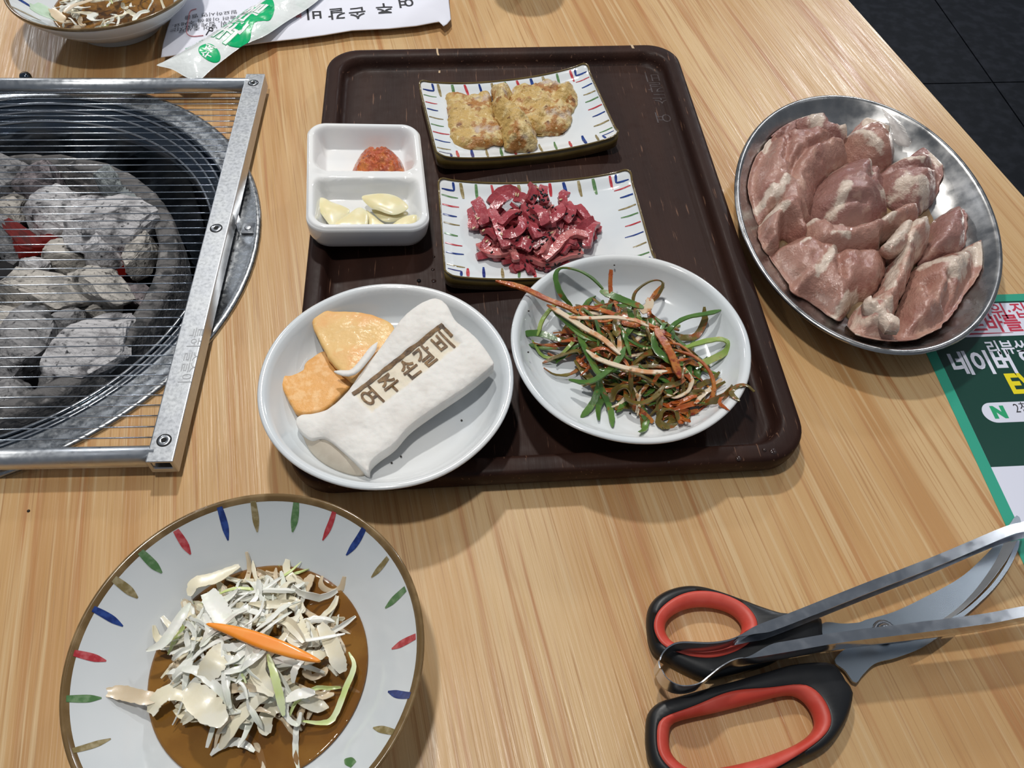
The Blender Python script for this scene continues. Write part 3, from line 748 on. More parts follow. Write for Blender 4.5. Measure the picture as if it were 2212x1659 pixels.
GL = [([(230, 1040), (300, 975), (420, 1030), (560, 1080), (640, 1140), (560, 1250), (440, 1325), (340, 1230)], -1.5, .35, 'flat garlic slice leaning at the left of the dish', .5),
      ([(450, 1330), (520, 1240), (640, 1160), (750, 1095), (840, 1140), (860, 1230), (820, 1350), (640, 1370)], -1.2, .3, 'broad garlic slice in the middle front of the dish', .2),
      ([(830, 1130), (900, 1170), (1000, 1260), (1100, 1330), (1050, 1350), (880, 1350), (850, 1240)], -1.7, .35, 'narrow garlic wedge between the middle slice and the right slices', .3),
      ([(900, 1120), (1000, 1150), (1200, 1180), (1310, 1140), (1330, 1190), (1200, 1260), (1060, 1265), (960, 1200)], -1.6, .35, 'garlic slice underneath the large oval one', .2),
      ([(780, 975), (870, 940), (1000, 930), (1150, 945), (1260, 1000), (1340, 1090), (1280, 1150), (1160, 1185), (1000, 1140), (880, 1090)], -1.05, .45, 'large oval garlic slice lying on top at the right', .2),
      ([(1095, 1350), (1200, 1260), (1330, 1200), (1440, 1185), (1430, 1270), (1350, 1340), (1200, 1370)], -1.3, .4, 'garlic slice at the right front corner of the dish', .4)]
for pts, z, th, lb, tl_ in GL:
    z += .5
    rg = smooth_ring(dring(o6(pts), z), 48)
    V, F, _ = solid(rg, lambda x, y, f: z+th*.5*(1-f**5)+.06*nz(x, y, z, 1.2)+.05*(1-f*f), lambda x, y, f: z-th*.5*(1-f**6), nr=8, nb=5)
    setp(mk('garlic_slice', [dpt(*v) for v in V], F, GARL), lb, 'garlic', 'garlic slices in the dish')

# ------------------------------------------------------------------ egg pancakes
def food(name, pts, off, s, zref, zb, h, mat_, label, cat, group, n=90, nr=14, prof=4.0, bump=(.25, .6, .08, 2.2), sd=0, tiltv=None, mats=None, edge=.1, step=.18, post=None, ridge=0.0, e=None):
    rg = smooth_ring([p.xy for p in ZP(off, s, pts, zref)], n)
    rg = [p+Vector((nz(p.x, p.y, sd, 2.2), nz(p.x, p.y, sd+4, 2.2)))*edge for p in rg]
    cc = area_c(ccw(rg))[0]
    def T(x, y):
        return ((x-cc.x)*tiltv[0]+(y-cc.y)*tiltv[1]) if tiltv else 0
    e = e or max(.12, h*.28)
    top = lambda x, y, f: zb+T(x, y)+e+(h-e)*(1-f**prof)+(bump[0]*fbm(x, y, sd, bump[1])+bump[2]*fbm(x, y, sd+5, bump[3])-ridge*abs(nz(x, y, sd+2, 1.1))-ridge*.6*abs(nz(x, y, sd+6, 2.3)))*(1-f**8)
    bot = lambda x, y, f: zb+T(x, y)+e*.5*f**3
    if post: t0 = top; top = lambda x, y, f: t0(x, y, f)+post(x, y, f)
    V, F, _ = solid2(rg, top, bot, step, (.07, .18))
    return setp(mk(name, V, F, mat_), label, cat, group)
O7 = (880, 110); S7 = .217
eg = 'egg pancakes on the back plate'
food('egg_pancake', [(370, 400), (480, 375), (650, 400), (760, 360), (830, 390), (870, 600), (930, 700), (960, 800), (950, 880), (850, 880), (780, 910), (600, 930), (480, 905), (425, 850), (400, 740), (388, 600), (380, 485)], O7, S7, 2.6, 1.75, 1.0, EGG, 'flat square golden egg pancake at the left of the painted plate', 'pancake', eg, 110, 18, 8, (.18, .7, .06, 2.6), 1, ridge=.3, edge=.16)
food('egg_pancake', [(1290, 780), (1350, 740), (1450, 740), (1550, 780), (1555, 820), (1400, 832), (1300, 832)], O7, S7, 2.0, 1.72, .55, EGG, 'small browned egg scrap at the front of the pancakes', 'pancake', eg, 50, 8, 3, (.1, .9, .05, 3), 2, ridge=.3, edge=.16)
food('egg_pancake', [(1040, 330), (1120, 275), (1280, 270), (1400, 235), (1500, 270), (1620, 250), (1690, 360), (1700, 470), (1640, 560), (1640, 640), (1550, 740), (1420, 730), (1300, 745), (1150, 700), (1020, 560), (1000, 430)], O7, S7, 2.9, 1.8, 1.35, EGG, 'large crinkled egg pancake at the right of the painted plate', 'pancake', eg, 130, 22, 5, (.42, .65, .12, 2.0), 3, ridge=.3, edge=.16)
food('egg_pancake', [(830, 315), (920, 295), (1020, 315), (1050, 380), (1020, 440), (1110, 520), (1220, 620), (1280, 740), (1295, 860), (1250, 910), (1130, 925), (1000, 912), (955, 820), (930, 690), (870, 590), (850, 470), (850, 380)], O7, S7, 3.1, 1.8, 2.05, EGG, 'folded browned egg pancake on top in the middle of the painted plate', 'pancake', eg, 120, 20, 2.4, (.35, .7, .12, 2.2), 4, ridge=.3, edge=.16)
c = P(880+338*S7, 110+520*S7, 1.95)
V, F = tube(spline([c+Vector((-.35, .15, 0)), c+Vector((-.1, -.15, .1)), c+Vector((.3, -.2, 0))], 8), lambda f: .05+.14*math.sin(PI*(.2+.75*f)), 8)
setp(mk('egg_crumb', V, F, EGG), 'tiny browned crumb left of the square pancake', 'crumb')

# ------------------------------------------------------------------ red meat strips with sesame
O8 = (980, 370); S8 = .1627
def strand(name, pts, w, th, mat_, label, cat, group, tw=(0, 0), n=16, taper=.35, rag=0, sd=0, curl=0.0, ends=.15, sh=48):
    V, F = ribbon(spline(pts, n), w, th, tw[0], tw[1], taper, rag, sd, curl, ends)
    o = mk(name, V, F, mat_); o.data.set_sharp_from_angle(angle=math.radians(sh))
    return setp(o, label, cat, group)
def where(dx, dy, rx, ry):
    a, b = dx/rx, dy/ry
    h = 'left' if a < -.3 else 'right' if a > .3 else ''; v = 'back' if b > .3 else 'front' if b < -.3 else ''
    return 'centre' if not (h or v) else (v+' '+h).strip()+' side'
def zmp(p):
    d = p.xy-MPc; c_, s_ = math.cos(-MPr), math.sin(-MPr)
    return .95+MH(c_*d.x-s_*d.y, s_*d.x+c_*d.y)
mc = P(980+1080*S8, 370+790*S8, 2.6)
allv = []; allf = []
def addbvh(o):
    b = len(allv); mw = o.location
    for v in o.data.vertices: allv.append(v.co+mw)
    for p in o.data.polygons: allf.append([i+b for i in p.vertices])
rnd = random.Random(11)
mg = 'red meat strips on the middle plate'
MS = [  # traced strips (zoom px), width, height
 ([(345, 960), (420, 1060), (540, 1110), (680, 1090), (820, 1020)], .75, .9), ([(1000, 1100), (1100, 1200), (1250, 1230), (1500, 1120), (1700, 1060)], .85, .8),
 ([(1200, 1160), (1350, 1040), (1480, 900), (1620, 840), (1780, 860)], .7, 1.7), ([(480, 500), (560, 640), (620, 830), (700, 1000)], .75, 2.0),
 ([(620, 700), (740, 610), (860, 540)], .7, 2.5), ([(660, 830), (800, 850), (900, 760), (900, 620)], .65, 2.4), ([(1220, 660), (1330, 640), (1430, 560), (1400, 460)], .7, 2.6),
 ([(1050, 470), (1180, 590), (1230, 700)], .8, 3.0), ([(1040, 180), (1060, 280), (1000, 400)], .8, 2.8), ([(1190, 200), (1180, 330), (1220, 420)], .7, 2.9),
 ([(470, 420), (600, 300), (760, 260), (860, 300)], .7, 2.0), ([(520, 500), (640, 400), (760, 300)], .7, 2.2), ([(300, 380), (360, 520), (420, 700)], .9, 1.8),
 ([(250, 480), (280, 640), (260, 760)], .9, 1.2), ([(1500, 420), (1560, 560), (1480, 660)], .7, 2.2), ([(1500, 280), (1440, 360), (1460, 460)], .7, 2.4),
 ([(1640, 460), (1700, 560), (1780, 640)], .7, 1.8), ([(1900, 680), (1830, 760), (1790, 900), (1770, 1000)], .7, 1.4), ([(1850, 640), (1740, 720), (1650, 780)], .7, 1.6),
 ([(1020, 680), (1060, 800), (1120, 880)], .8, 2.5), ([(830, 940), (930, 980), (1040, 1010)], .9, 1.8), ([(1050, 1000), (1130, 960), (1240, 980), (1310, 920)], .7, 1.8),
 ([(680, 1150), (820, 1110), (930, 1130)], .7, .7), ([(1420, 1090), (1500, 1000), (1640, 960)], .8, 1.3), ([(380, 800), (480, 820), (600, 900)], .8, 1.6), ([(820, 330), (920, 380), (1000, 420)], .8, 2.4),
]
for i, (pts, w, z) in enumerate(MS):
    p = [q+Vector((0, 0, 0)) for q in ZP(O8, S8, pts, 1.6+z*.85)]
    k = len(p)
    for j, q in enumerate(p): q.z += .25*math.sin(PI*j/(k-1))-.1
    addbvh(strand('red_meat_strip', p, w*1.05, .36, RED2 if i in (0, 1, 2, 22) else RED, 'glossy %s meat strip on the %s of the middle plate pile' % ('pale red' if i in (0, 1, 2, 22) else 'deep red', where(p[k//2].x-mc.x, p[k//2].y-mc.y, 4.6, 3.3)), 'meat strip', mg, (rnd.uniform(-.7, .7), rnd.uniform(-.7, .7)), 18, .8, .14, i, .06, .06, 80))
for i in range(74):
    a = rnd.uniform(0, 2*PI); r = math.sqrt(rnd.random())*.84
    cx, cy = mc.x+4.6*r*math.cos(a), mc.y+3.3*r*math.sin(a)
    h = 2.35*(1-r*r)**.8; z = 1.75+h*rnd.uniform(.15, .85)
    d = rnd.uniform(0, 2*PI); ln = rnd.uniform(2.4, 4.4); cv = rnd.uniform(-2.2, 2.2); pts = []
    x, y = cx-math.cos(d)*ln/2, cy-math.sin(d)*ln/2
    for k in range(5):
        pts.append(Vector((x, y, z+rnd.uniform(-.2, .25)-.25*abs(k-2)*.5*(r+.2)))); x += math.cos(d)*ln/4; y += math.sin(d)*ln/4; d += cv/4
    for q in pts: q.z = max(q.z, zmp(q)+.22)
    pale = rnd.random() < .2
    addbvh(strand('red_meat_strip', pts, rnd.uniform(.5, .8), rnd.uniform(.3, .4), RED2 if pale else RED, 'glossy %s meat strip on the %s of the middle plate pile' % ('pale red' if pale else 'deep red', where(cx-mc.x, cy-mc.y, 4.6, 3.3)), 'meat strip', mg, (rnd.uniform(-.9, .9), rnd.uniform(-.9, .9)), 16, .8, .14, i, .06, .06, 80))
bvh = BVHTree.FromPolygons(allv, allf)
def seed_on(u, v, mat_, label, grp, name, sz=1.0):
    o0 = Vector((0, 0, CH*.01+TZ)); d = (RC @ Vector(((u-1106)/FPX, -(v-829.5)/FPX, -1))).normalized()
    h, nn, _, _ = bvh.ray_cast(o0, d)
    if h is None: return
    p = (h-Vector((0, 0, TZ)))*100; nn = nn if nn.z > 0 else -nn
    if nn.z < .3: nn = Vector((nn.x, nn.y, .6)).normalized()
    p = p+nn*.05
    a = rnd.uniform(0, PI); t = Vector((math.cos(a), math.sin(a), 0)); t = (t-nn*t.dot(nn)).normalized(); s = nn.cross(t)
    rings = []
    for f in (-.95, -.6, 0, .5, .85, 1.0):
        rr = math.sqrt(max(.02, 1-f*f))*(.085-.025*f)*sz
        rings.append([p+t*f*.17*sz+(s*math.cos(k*PI/3)+nn*.6*math.sin(k*PI/3))*rr for k in range(6)])
    V, F = loft(rings, cap0=True, cap1=True); setp(mk(name, V, F, mat_), label, 'sesame seed', grp)
BS = [(1040, 350), (1070, 320), (1090, 330), (1120, 250), (1150, 270), (1180, 250), (1165, 300), (1190, 330), (1210, 310), (1140, 340), (1110, 400), (1140, 400), (1170, 380), (1195, 390), (1230, 320), (1260, 300), (1250, 370), (1090, 420), (1030, 370),
      (885, 475), (975, 450), (980, 520), (1055, 490), (1070, 580), (1015, 610), (990, 680), (830, 560), (870, 565), (900, 545), (1200, 480), (1215, 490), (1240, 500), (1310, 475), (1365, 440), (1495, 565), (1585, 590), (990, 760), (1130, 785),
      (1395, 755), (1265, 820), (1275, 850), (1190, 890), (1210, 870), (1240, 910), (1310, 890), (1330, 910), (845, 920), (820, 1000), (1050, 930), (1015, 1010), (1175, 970), (745, 1000), (505, 1080), (600, 780), (935, 840), (1565, 1070), (1675, 1050), (1665, 1100), (1445, 1120), (1395, 1095),
      (975, 1185), (1035, 1190), (955, 1245), (1130, 1310), (1205, 1290), (1220, 1200), (1245, 1235), (1345, 1240), (1400, 1225), (1060, 640)]
for a, b in BS: seed_on(980+a*S8, 370+b*S8, BSES, 'black sesame seed on the pile of red meat strips', 'black sesame seeds on the red meat', 'sesame_seed', 1.0)
for a, b in [(410, 275), (300, 605), (325, 630), (270, 755), (395, 785), (640, 840), (995, 880), (830, 310), (1115, 230), (1300, 815), (440, 930), (860, 315), (1420, 380)]:
    seed_on(980+a*S8, 370+b*S8, WSES, 'pale sesame seed on the pile of red meat strips', 'pale sesame seeds on the red meat', 'sesame_seed', 1.05)

# ------------------------------------------------------------------ plate with mushroom and sweet potato
O4 = (540, 540); S4 = .3255
food('sweet_potato_slice', [(195, 850), (280, 825), (350, 790), (370, 740), (480, 670), (560, 690), (640, 780), (690, 860), (600, 960), (480, 1060), (330, 1080), (270, 1020)], O4, S4, 3.3, 2.45, .85, [SWEET], 'deep orange sweet potato slice at the left of the mushroom plate', 'sweet potato', 'sweet potato slices', 100, 10, 40, (.04, .5, .01, 3), 21, edge=.04, e=.7)
food('sweet_potato_slice', [(410, 480), (445, 405), (600, 400), (750, 408), (870, 440), (950, 490), (960, 600), (860, 720), (700, 840), (640, 825), (530, 720), (470, 610)], O4, S4, 4.2, 3.45, .6, [SKIN], 'pale yellow orange sweet potato slice leaning behind the mushroom', 'sweet potato', 'sweet potato slices', 100, 10, 40, (.07, .4, .01, 3), 22, (-.02, .04), edge=.05, e=.45)
# king oyster slice
def mz(u): return 3.7+(u-640)/425*1.5
mpx = [(x*S4+540, y*S4+540) for x, y in [(1230, 335), (1300, 372), (1370, 480), (1500, 570), (1612, 715), (1590, 760), (1440, 880), (1200, 1040), (1050, 1150), (950, 1260), (840, 1340), (785, 1395), (770, 1440), (660, 1350), (500, 1230), (400, 1235), (320, 1170), (300, 1115), (340, 1080), (430, 1070), (530, 1030), (650, 920), (750, 790), (880, 640), (1000, 480), (1110, 385)]]
mring = smooth_ring([P(u, v, mz(u)).xy for u, v in mpx], 200)
bq = [P(u, v, mz(u)) for u, v in ((770, 843), (961, 699), (995, 741), (802, 887))]
bo = bq[3]; bxv = bq[2]-bq[3]; byv = bq[0]-bq[3]; BLn, BHn = bxv.length, byv.length
bxn = bxv.normalized(); byn = Vector((-bxn.y, bxn.x, 0)); bxn2 = Vector((bxn.x, bxn.y, 0)).normalized(); byn = Vector((-bxn2.y, bxn2.x, 0))
m0 = P(640, 900, mz(640)); m1 = P(1065, 720, mz(1065)); mdir = (m1.xy-m0.xy); mlen = mdir.length; mdir.normalize()
def mplane(x, y): return mz(640)+(Vector((x, y))-m0.xy).dot(mdir)/mlen*1.5
def bloc(x, y):
    d = Vector((x-bo.x, y-bo.y, 0)); return d.dot(bxn2), d.dot(byn)
BLn = Vector((bxv.x, bxv.y, 0)).dot(bxn2); BHn = Vector((byv.x, byv.y, 0)).dot(byn)
def mtop(x, y, f, base=False):
    a, b = bloc(x, y)
    ins_ = min(a, BLn-a, b, BHn-b)
    z = mplane(x, y)+.07*fbm(x, y, 2, .8)+.025*fbm(x, y, 8, 3)-.25*f**6
    perp = (Vector((x, y))-m0.xy).dot(Vector((-mdir.y, mdir.x)))
    z += .3*sst(0, 2.5, perp-.2)
    return z-.13*sst(-.25, .12, ins_)
msh = root('mushroom_slice', (LPc[0]+.5, LPc[1], 2.3), 'thick white king oyster mushroom slice with a brown branded name', 'mushroom')
V, F, _ = solid2(mring, mtop, lambda x, y, f: max(2.28, mplane(x, y)-1.25+.1*f), .13, (.06, .14), 2.0)
sbod = mk('slice_body', V, F, MUSH, msh)
def scor(v):
    a, b = bloc(v.x, v.y); return .9*sst(-.35, .25, min(a, BLn-a, b, BHn-b)) if v.z > mplane(v.x, v.y)-.5 else 0
at = sbod.data.attributes.new('scorch', 'FLOAT', 'POINT'); at.data.foreach_set('value', [scor(v) for v in V])
rg = smooth_ring([p.xy for p in ZP(O4, S4, [(325, 1165), (400, 1225), (500, 1222), (640, 1330), (775, 1440), (740, 1490), (640, 1480), (500, 1420), (400, 1330), (345, 1220)], 2.9)], 70)
V, F, _ = solid(rg, lambda x, y, f: 3.0+.35*(1-f**2)-.1*f**6, lambda x, y, f: 2.3, nr=8, nb=2)
setp(mk('cap_edge', V, F, MUSHG, msh), 'greyish brown cap edge at the front end')
V, F = ribbon(spline([P(722, 803, 4.3), P(760, 805, 4.45), P(790, 775, 4.5), P(815, 740, 4.5)], 12), .5, .12, .3, -.2, .1)
setp(mk('loose_peel', V, F, MUSH, msh), 'thin loose peel curling off the side')
def bpt(x, y, dz=.02):
    p = bo+bxn2*x+byn*y; return Vector((p.x, p.y, mtop(p.x, p.y, .3)+dz))
for kk, (ch, x0) in enumerate((('여', .00), ('주', .2), ('손', .42), ('갈', .60), ('비', .80))):
    w_ = BLn*.19
    V, F = text_mesh(ch, lambda x, y: bpt(BLn*x0+x*.92+.06, y*1.0+.22, .075), BHn*.92, .035, w_/(BHn*.92)*1.0, cuts=2)
    mk('brand_character', V, F, BURN, msh)
rows = []
for i in range(40):
    t = i/39; rows.append([bpt(BLn*(t*1.02-.01), BHn+.10+.06*nz(t*9, 0, 1), .03), bpt(BLn*(t*1.02-.01), BHn-.03, .07), bpt(BLn*(t*1.02-.01), BHn-.2-.10*nz(t*14, 3, 1), .06)])
V, F = loft(rows, closed=False); mk('brand_border', V, F, BURN, msh)
rows = [[bpt(BLn+.06, BHn*t, .05), bpt(BLn-.05, BHn*t, .07), bpt(BLn-.16-.05*nz(t*9, 1, 1), BHn*t, .06)] for t in [i/12 for i in range(5, 13)]]
V, F = loft(rows, closed=False); mk('brand_border', V, F, BURN, msh)

# ------------------------------------------------------------------ scallion salad
O5 = (1060, 520); S5b = .3375
sg = 'scallion strips on the right plate'
def tr5(pts, z, w, mat_, label, tw=(0, 0), taper=.4, th=.1, grp=sg):
    zs = z if isinstance(z, (list, tuple)) else [z]*len(pts)
    p = [P(1060+a*S5b, 520+b*S5b, zz) for (a, b), zz in zip(pts, zs)]
    strand('scallion_strip', p, w, th, mat_, label, 'scallion', grp, tw, 26, taper, .15, len(p))
tr5([(30, 258), (200, 300), (350, 370), (500, 430), (560, 470)], [5.3, 5.2, 4.9, 4.3, 4.0], .42, SCG[2], 'orange chili coated strip sticking out over the plate rim', (0, .2), .15, .16)
tr5([(520, 420), (450, 340), (415, 230), (450, 175), (560, 190), (650, 240), (720, 310)], [3.8, 4.6, 5.0, 5.2, 5.1, 4.8, 4.2], .42, SCG[0], 'green scallion loop arching at the top left of the salad', (.9, .4))
tr5([(450, 640), (320, 595), (225, 600), (240, 655), (330, 685), (430, 690)], [3.4, 3.4, 3.5, 3.0, 2.9, 3.0], .48, SCG[0], 'green scallion loop at the left edge of the salad', (.4, .6))
tr5([(1230, 690), (1350, 650), (1470, 630), (1522, 660), (1500, 715), (1390, 770), (1310, 800)], [3.5, 3.6, 3.7, 3.5, 3.2, 3.0, 2.8], .5, SCG[1], 'bright pale green scallion loop at the right edge of the salad', (.3, .3))
tr5([(1120, 610), (1170, 540), (1260, 490), (1390, 465), (1475, 445)], [3.4, 3.9, 4.1, 4.2, 4.2], .42, SCG[0], 'dark green pointed scallion strip reaching to the right', (.5, .2), .1)
tr5([(700, 860), (685, 960), (640, 1060), (575, 1135)], [3.8, 3.0, 2.6, 2.5], .46, SCG[0], 'green scallion strip pointing to the front left of the plate', (.1, .1), .15)
tr5([(690, 880), (720, 970), (765, 1080), (780, 1195)], [3.7, 2.9, 2.6, 2.6], .42, SCG[0], 'green scallion strip with red tip pointing straight to the front', (.1, .1), .15)
tr5([(1180, 700), (1300, 740), (1390, 820), (1430, 930), (1400, 1030), (1320, 1105)], [4.0, 3.9, 3.6, 3.2, 2.8, 2.6], .3, SCG[2], 'thin orange strip curving round the right front of the salad', (.4, .4), .4)
tr5([(910, 440), (920, 340), (990, 275), (1060, 252), (1103, 275), (1070, 350), (1020, 400)], [4.2, 4.6, 4.8, 4.8, 4.6, 4.4, 4.2], .26, SCG[4], 'thin brown loop standing up at the top of the salad', (.7, .7), .6)
tr5([(1020, 370), (1010, 420), (960, 455)], [4.6, 4.5, 4.4], .6, SCG[3], 'short white scallion piece at the top right of the salad', (.2, .2), .7)
tr5([(770, 185), (765, 280), (775, 390)], [5.6, 5.0, 4.4], .3, SCG[2], 'short orange strip poking up at the top of the salad', (.2, .2), .8)
tr5([(500, 890), (620, 905), (730, 850), (820, 760), (860, 680)], [3.4, 3.8, 4.2, 4.5, 4.5], .46, SCG[0], 'thick green scallion arc across the left front of the salad', (.3, .3), .2)
tr5([(390, 430), (480, 510), (580, 600), (700, 640)], [4.0, 4.2, 4.3, 4.4], .5, SCG[0], 'broad dark green scallion strip at the upper left of the pile', (.2, -.1), .3)
tr5([(560, 600), (610, 700), (660, 800), (700, 870)], [4.2, 4.2, 4.0, 3.9], .46, SCG[0], 'long green scallion strip running down the left of the pile', (.2, .2), .3)
tr5([(700, 320), (800, 360), (900, 400), (980, 430)], [4.6, 4.7, 4.6, 4.5], .55, SCG[0], 'long green scallion strip along the top of the pile', (-.3, .1), .3)
tr5([(610, 700), (700, 760), (850, 810), (1000, 840), (1130, 835)], [4.3, 4.5, 4.7, 4.6, 4.4], .36, SCG[3], 'pale pink stained scallion strip across the middle of the pile', (.1, .1), .2)
tr5([(1050, 560), (1110, 650), (1170, 760), (1210, 880)], [4.8, 4.9, 4.7, 4.3], .6, SCG[2], 'wide orange chili coated strip down the right of the pile', (.2, .2), .2)
tr5([(860, 960), (880, 1020), (960, 1040), (1050, 1000), (1110, 930)], [3.2, 3.3, 3.5, 3.7, 3.8], .4, SCG[4], 'olive scallion loop at the front of the pile', (.5, .3), .4)
tr5([(500, 490), (650, 495), (780, 490), (920, 510), (1010, 550)], [4.7, 4.9, 5.0, 4.9, 4.7], .3, SCG[3], 'pale scallion strip lying across the top of the pile', (.1, .1), .3)
tr5([(360, 410), (480, 480), (600, 560), (720, 630), (830, 730)], [4.4, 4.6, 4.7, 4.7, 4.6], .42, SCG[3], 'white scallion strip with orange stains slanting down the left of the pile', (.1, .2), .25)
tr5([(330, 785), (430, 740), (540, 705), (600, 710)], [2.6, 2.9, 3.3, 3.6], .3, SCG[4], 'thin brown strip at the left front of the pile', (.1, .1), .2)
tr5([(300, 610), (330, 510), (390, 430), (430, 400)], [3.4, 3.8, 4.0, 4.1], .34, SCG[1], 'thin bright green strip bending at the left of the pile', (.5, .3), .3)
tr5([(1130, 1120), (1250, 1135), (1340, 1090), (1450, 990)], [2.5, 2.5, 2.6, 2.8], .34, SCG[4], 'dark olive strip lying on the plate at the right front', (.1, .1), .3)
rnd = random.Random(23)
def mound(c, rx, ry, zb, H, n, name, cat, grp, labels, mats, wts, wr, lr, th, rz=0, zmin=None, rag=.15, curl=1.6, fmin=.1, trough=.12, tw=.9):
    for i in range(n):
        a = rnd.uniform(0, 2*PI); r = math.sqrt(rnd.random())*.95
        lx, ly = rx*r*math.cos(a), ry*r*math.sin(a); h = H*max(0, 1-r*r)**.75
        z = zb+h*rnd.uniform(fmin, 1.0); d = rnd.uniform(0, 2*PI); ln = rnd.uniform(*lr); cv = rnd.gauss(0, curl); pts = []
        x, y = lx-math.cos(d)*ln/2, ly-math.sin(d)*ln/2; pitch = rnd.uniform(-.25, .25)
        for k in range(6):
            q = min(1.3, math.hypot(x/rx, y/ry)); surf = zb+H*max(0, 1-q*q)**.75
            zz = min(z+pitch*(k-2.5)*ln/5+rnd.uniform(-.12, .12), surf+.25)
            p = xf([Vector((x, y, zz))], c, rz)[0]
            if zmin: p.z = max(p.z, zmin(p))
            pts.append(p); x += math.cos(d)*ln/5; y += math.sin(d)*ln/5; d += cv/5+rnd.uniform(-.18, .18)
        mi = rnd.choices(range(len(mats)), wts)[0]
        g = xf([Vector((lx, ly, 0))], (0, 0), rz)[0]
        strand(name, pts, rnd.uniform(*wr[mi]), th, mats[mi], labels[mi] % where(g.x, g.y, rx, ry), cat, grp, (rnd.uniform(-tw, tw), rnd.uniform(-tw, tw)), 14, rnd.uniform(.1, .6), rag, i, rnd.uniform(-trough, trough), rnd.uniform(.1, .45))
sc_c = P(1060+880*S5b, 520+690*S5b, 3.2)
def plate_z(c, zb, h, k):
    def f(p):
        r = (p.xy-Vector(c)).length/k
        return zb+h*(.37 if r < 6 else .37+.63*min(1, (r-6)/2))+.15
    return f
pz = plate_z(RPc, .95, 3.65, 1.0)
lbS = [c_+' on the %s of the salad pile' for c_ in ('dark green scallion strip', 'pale green scallion strip', 'orange red chili coated strip', 'white chili stained scallion strip', 'olive brown scallion strip')]
mound((sc_c.x, sc_c.y), 5.6, 4.0, 2.4, 2.3, 150, 'scallion_strip', 'scallion', sg, lbS, SCG, (28, 7, 30, 9, 34), [(.28, .52), (.22, .42), (.2, .5), (.22, .45), (.25, .6)], (2.2, 5.5), .07, math.radians(-32), pz, .3, 2.4, .15, .2)
sc2 = P(1060+1130*S5b, 520+960*S5b, 2.8)
mound((sc2.x, sc2.y), 3.9, 2.0, 2.4, 1.4, 64, 'scallion_strip', 'scallion', sg, lbS, SCG, (14, 3, 34, 5, 44), [(.28, .5), (.22, .4), (.22, .5), (.22, .42), (.25, .6)], (1.6, 4.2), .07, math.radians(-14), pz, .3, 2.2, .15, .2)
for i, (a, b) in enumerate([(1065, 845), (1090, 850), (1000, 690), (700, 450), (895, 820), (980, 690), (1240, 740), (950, 1055)]):
    p = P(1060+a*S5b, 520+b*S5b, 4.95)
    V, F = lathe(p.xy, [(.02, p.z-.06), (.09, p.z-.02), (.07, p.z+.05), (0, p.z+.07)], 8)
    setp(mk('sesame_seed', V, F, WSES), 'pale sesame seed on the scallion salad', 'sesame seed', 'sesame seeds on the scallion salad')

# ------------------------------------------------------------------ bowls with cabbage
BPR = [(0, .95), (3.6, 1.0), (4.6, 1.2), (5.5, 1.62), (6.1, 2.0), (6.7, 2.5), (7.6, 3.35), (8.4, 4.15), (8.95, 4.75), (9.12, 4.96)]
def bowl_z(r):
    for (a, z0), (b, z1) in zip(BPR, BPR[1:]):
        if r <= b: return z0+(z1-z0)*(r-a)/(b-a)
    return BPR[-1][1]
def bowl(c, R, label, strokes):
    k = R/9.37
    r = root('painted_bowl', (c[0], c[1], 0), label, 'bowl', 'painted salad bowls')
    out = [(9.12, 4.96), (9.22, 5.02), (9.34, 5.0), (9.38, 4.9), (9.34, 4.72), (9.2, 4.45), (8.6, 3.75), (7.6, 2.75), (6.6, 1.9), (5.6, 1.25), (4.7, .75), (4.45, .55), (4.4, .12), (4.25, .0), (3.9, .0), (3.85, .35), (0, .4)]
    pf = BPR+out[1:]
    V, F = lathe(c, [(a*k, b) for a, b in pf], 128)
    def rip(v):
        rr = math.hypot(v.x-c[0], v.y-c[1])
        return v
    n_ = 128; mi = []
    i0 = len(BPR)-1
    for i in range(len(pf)-1): mi += [1 if i0-1 <= i < i0+4 else 0]*n_
    # throwing ridges on the outside
    for i, (a, b) in enumerate(pf):
        if i > i0+5 and i < len(pf)-5:
            for j in range(n_): pass
    mk('bowl_body', V, F, [BOWLM, RIMB], r, mi)
    for z in (3.1, 2.4, 1.75):
        rr = [(7.6, 2.75), (6.6, 1.9), (5.6, 1.25), (8.6, 3.75)]
        ro = 5.6+(z-1.25)/(2.75-1.25)*2.0 if z < 2.75 else 7.6+(z-2.75)
        V, F = lathe(c, [((ro-.10)*k, z-.10), ((ro+.035)*k, z), ((ro+.02)*k, z+.12)], 96); mk('throwing_ridge', V, F, BOWLM, r)
    for col, ang, r0, r1, wd_, bend in strokes:
        rows = []
        for i in range(10):
            f = i/9; q = r0+(r1-r0)*f; a = ang+bend*f*f; ww = wd_*.5*(.95+.25*math.sin(PI*f))*(1 if f < .6 else 1-((f-.6)/.4)**1.6*.75)
            row = []
            for s in (-1, 0, 1):
                aa = a+s*ww/q; z = bowl_z(q)+.03
                row.append(Vector((c[0]+q*k*math.cos(aa), c[1]+q*k*math.sin(aa), z)))
            rows.append(row)
        V, F = loft(rows, closed=False); mk('painted_stroke', V, F, PAINT[col], r)
    return r
B1 = Vector((-13.39, 12.51)); B2 = Vector((-43.3, 78.8))
def st_at(u, v, u2, v2, col, w, c=B1):
    def onb(u, v):
        lo, hi = .9, 5.0
        for _ in range(30):
            m = (lo+hi)/2; d = (P(u, v, m).xy-c).length
            if bowl_z(min(9.1, d)) > m: lo = m
            else: hi = m
        return P(u, v, lo).xy-c
    p = onb(u, v); q = onb(u2, v2)
    a0 = math.atan2(p.y, p.x); a1 = math.atan2(q.y, q.x); da = (a1-a0+PI) % (2*PI)-PI
    return (col, a0, min(9.05, p.length), q.length, w*.78, da)
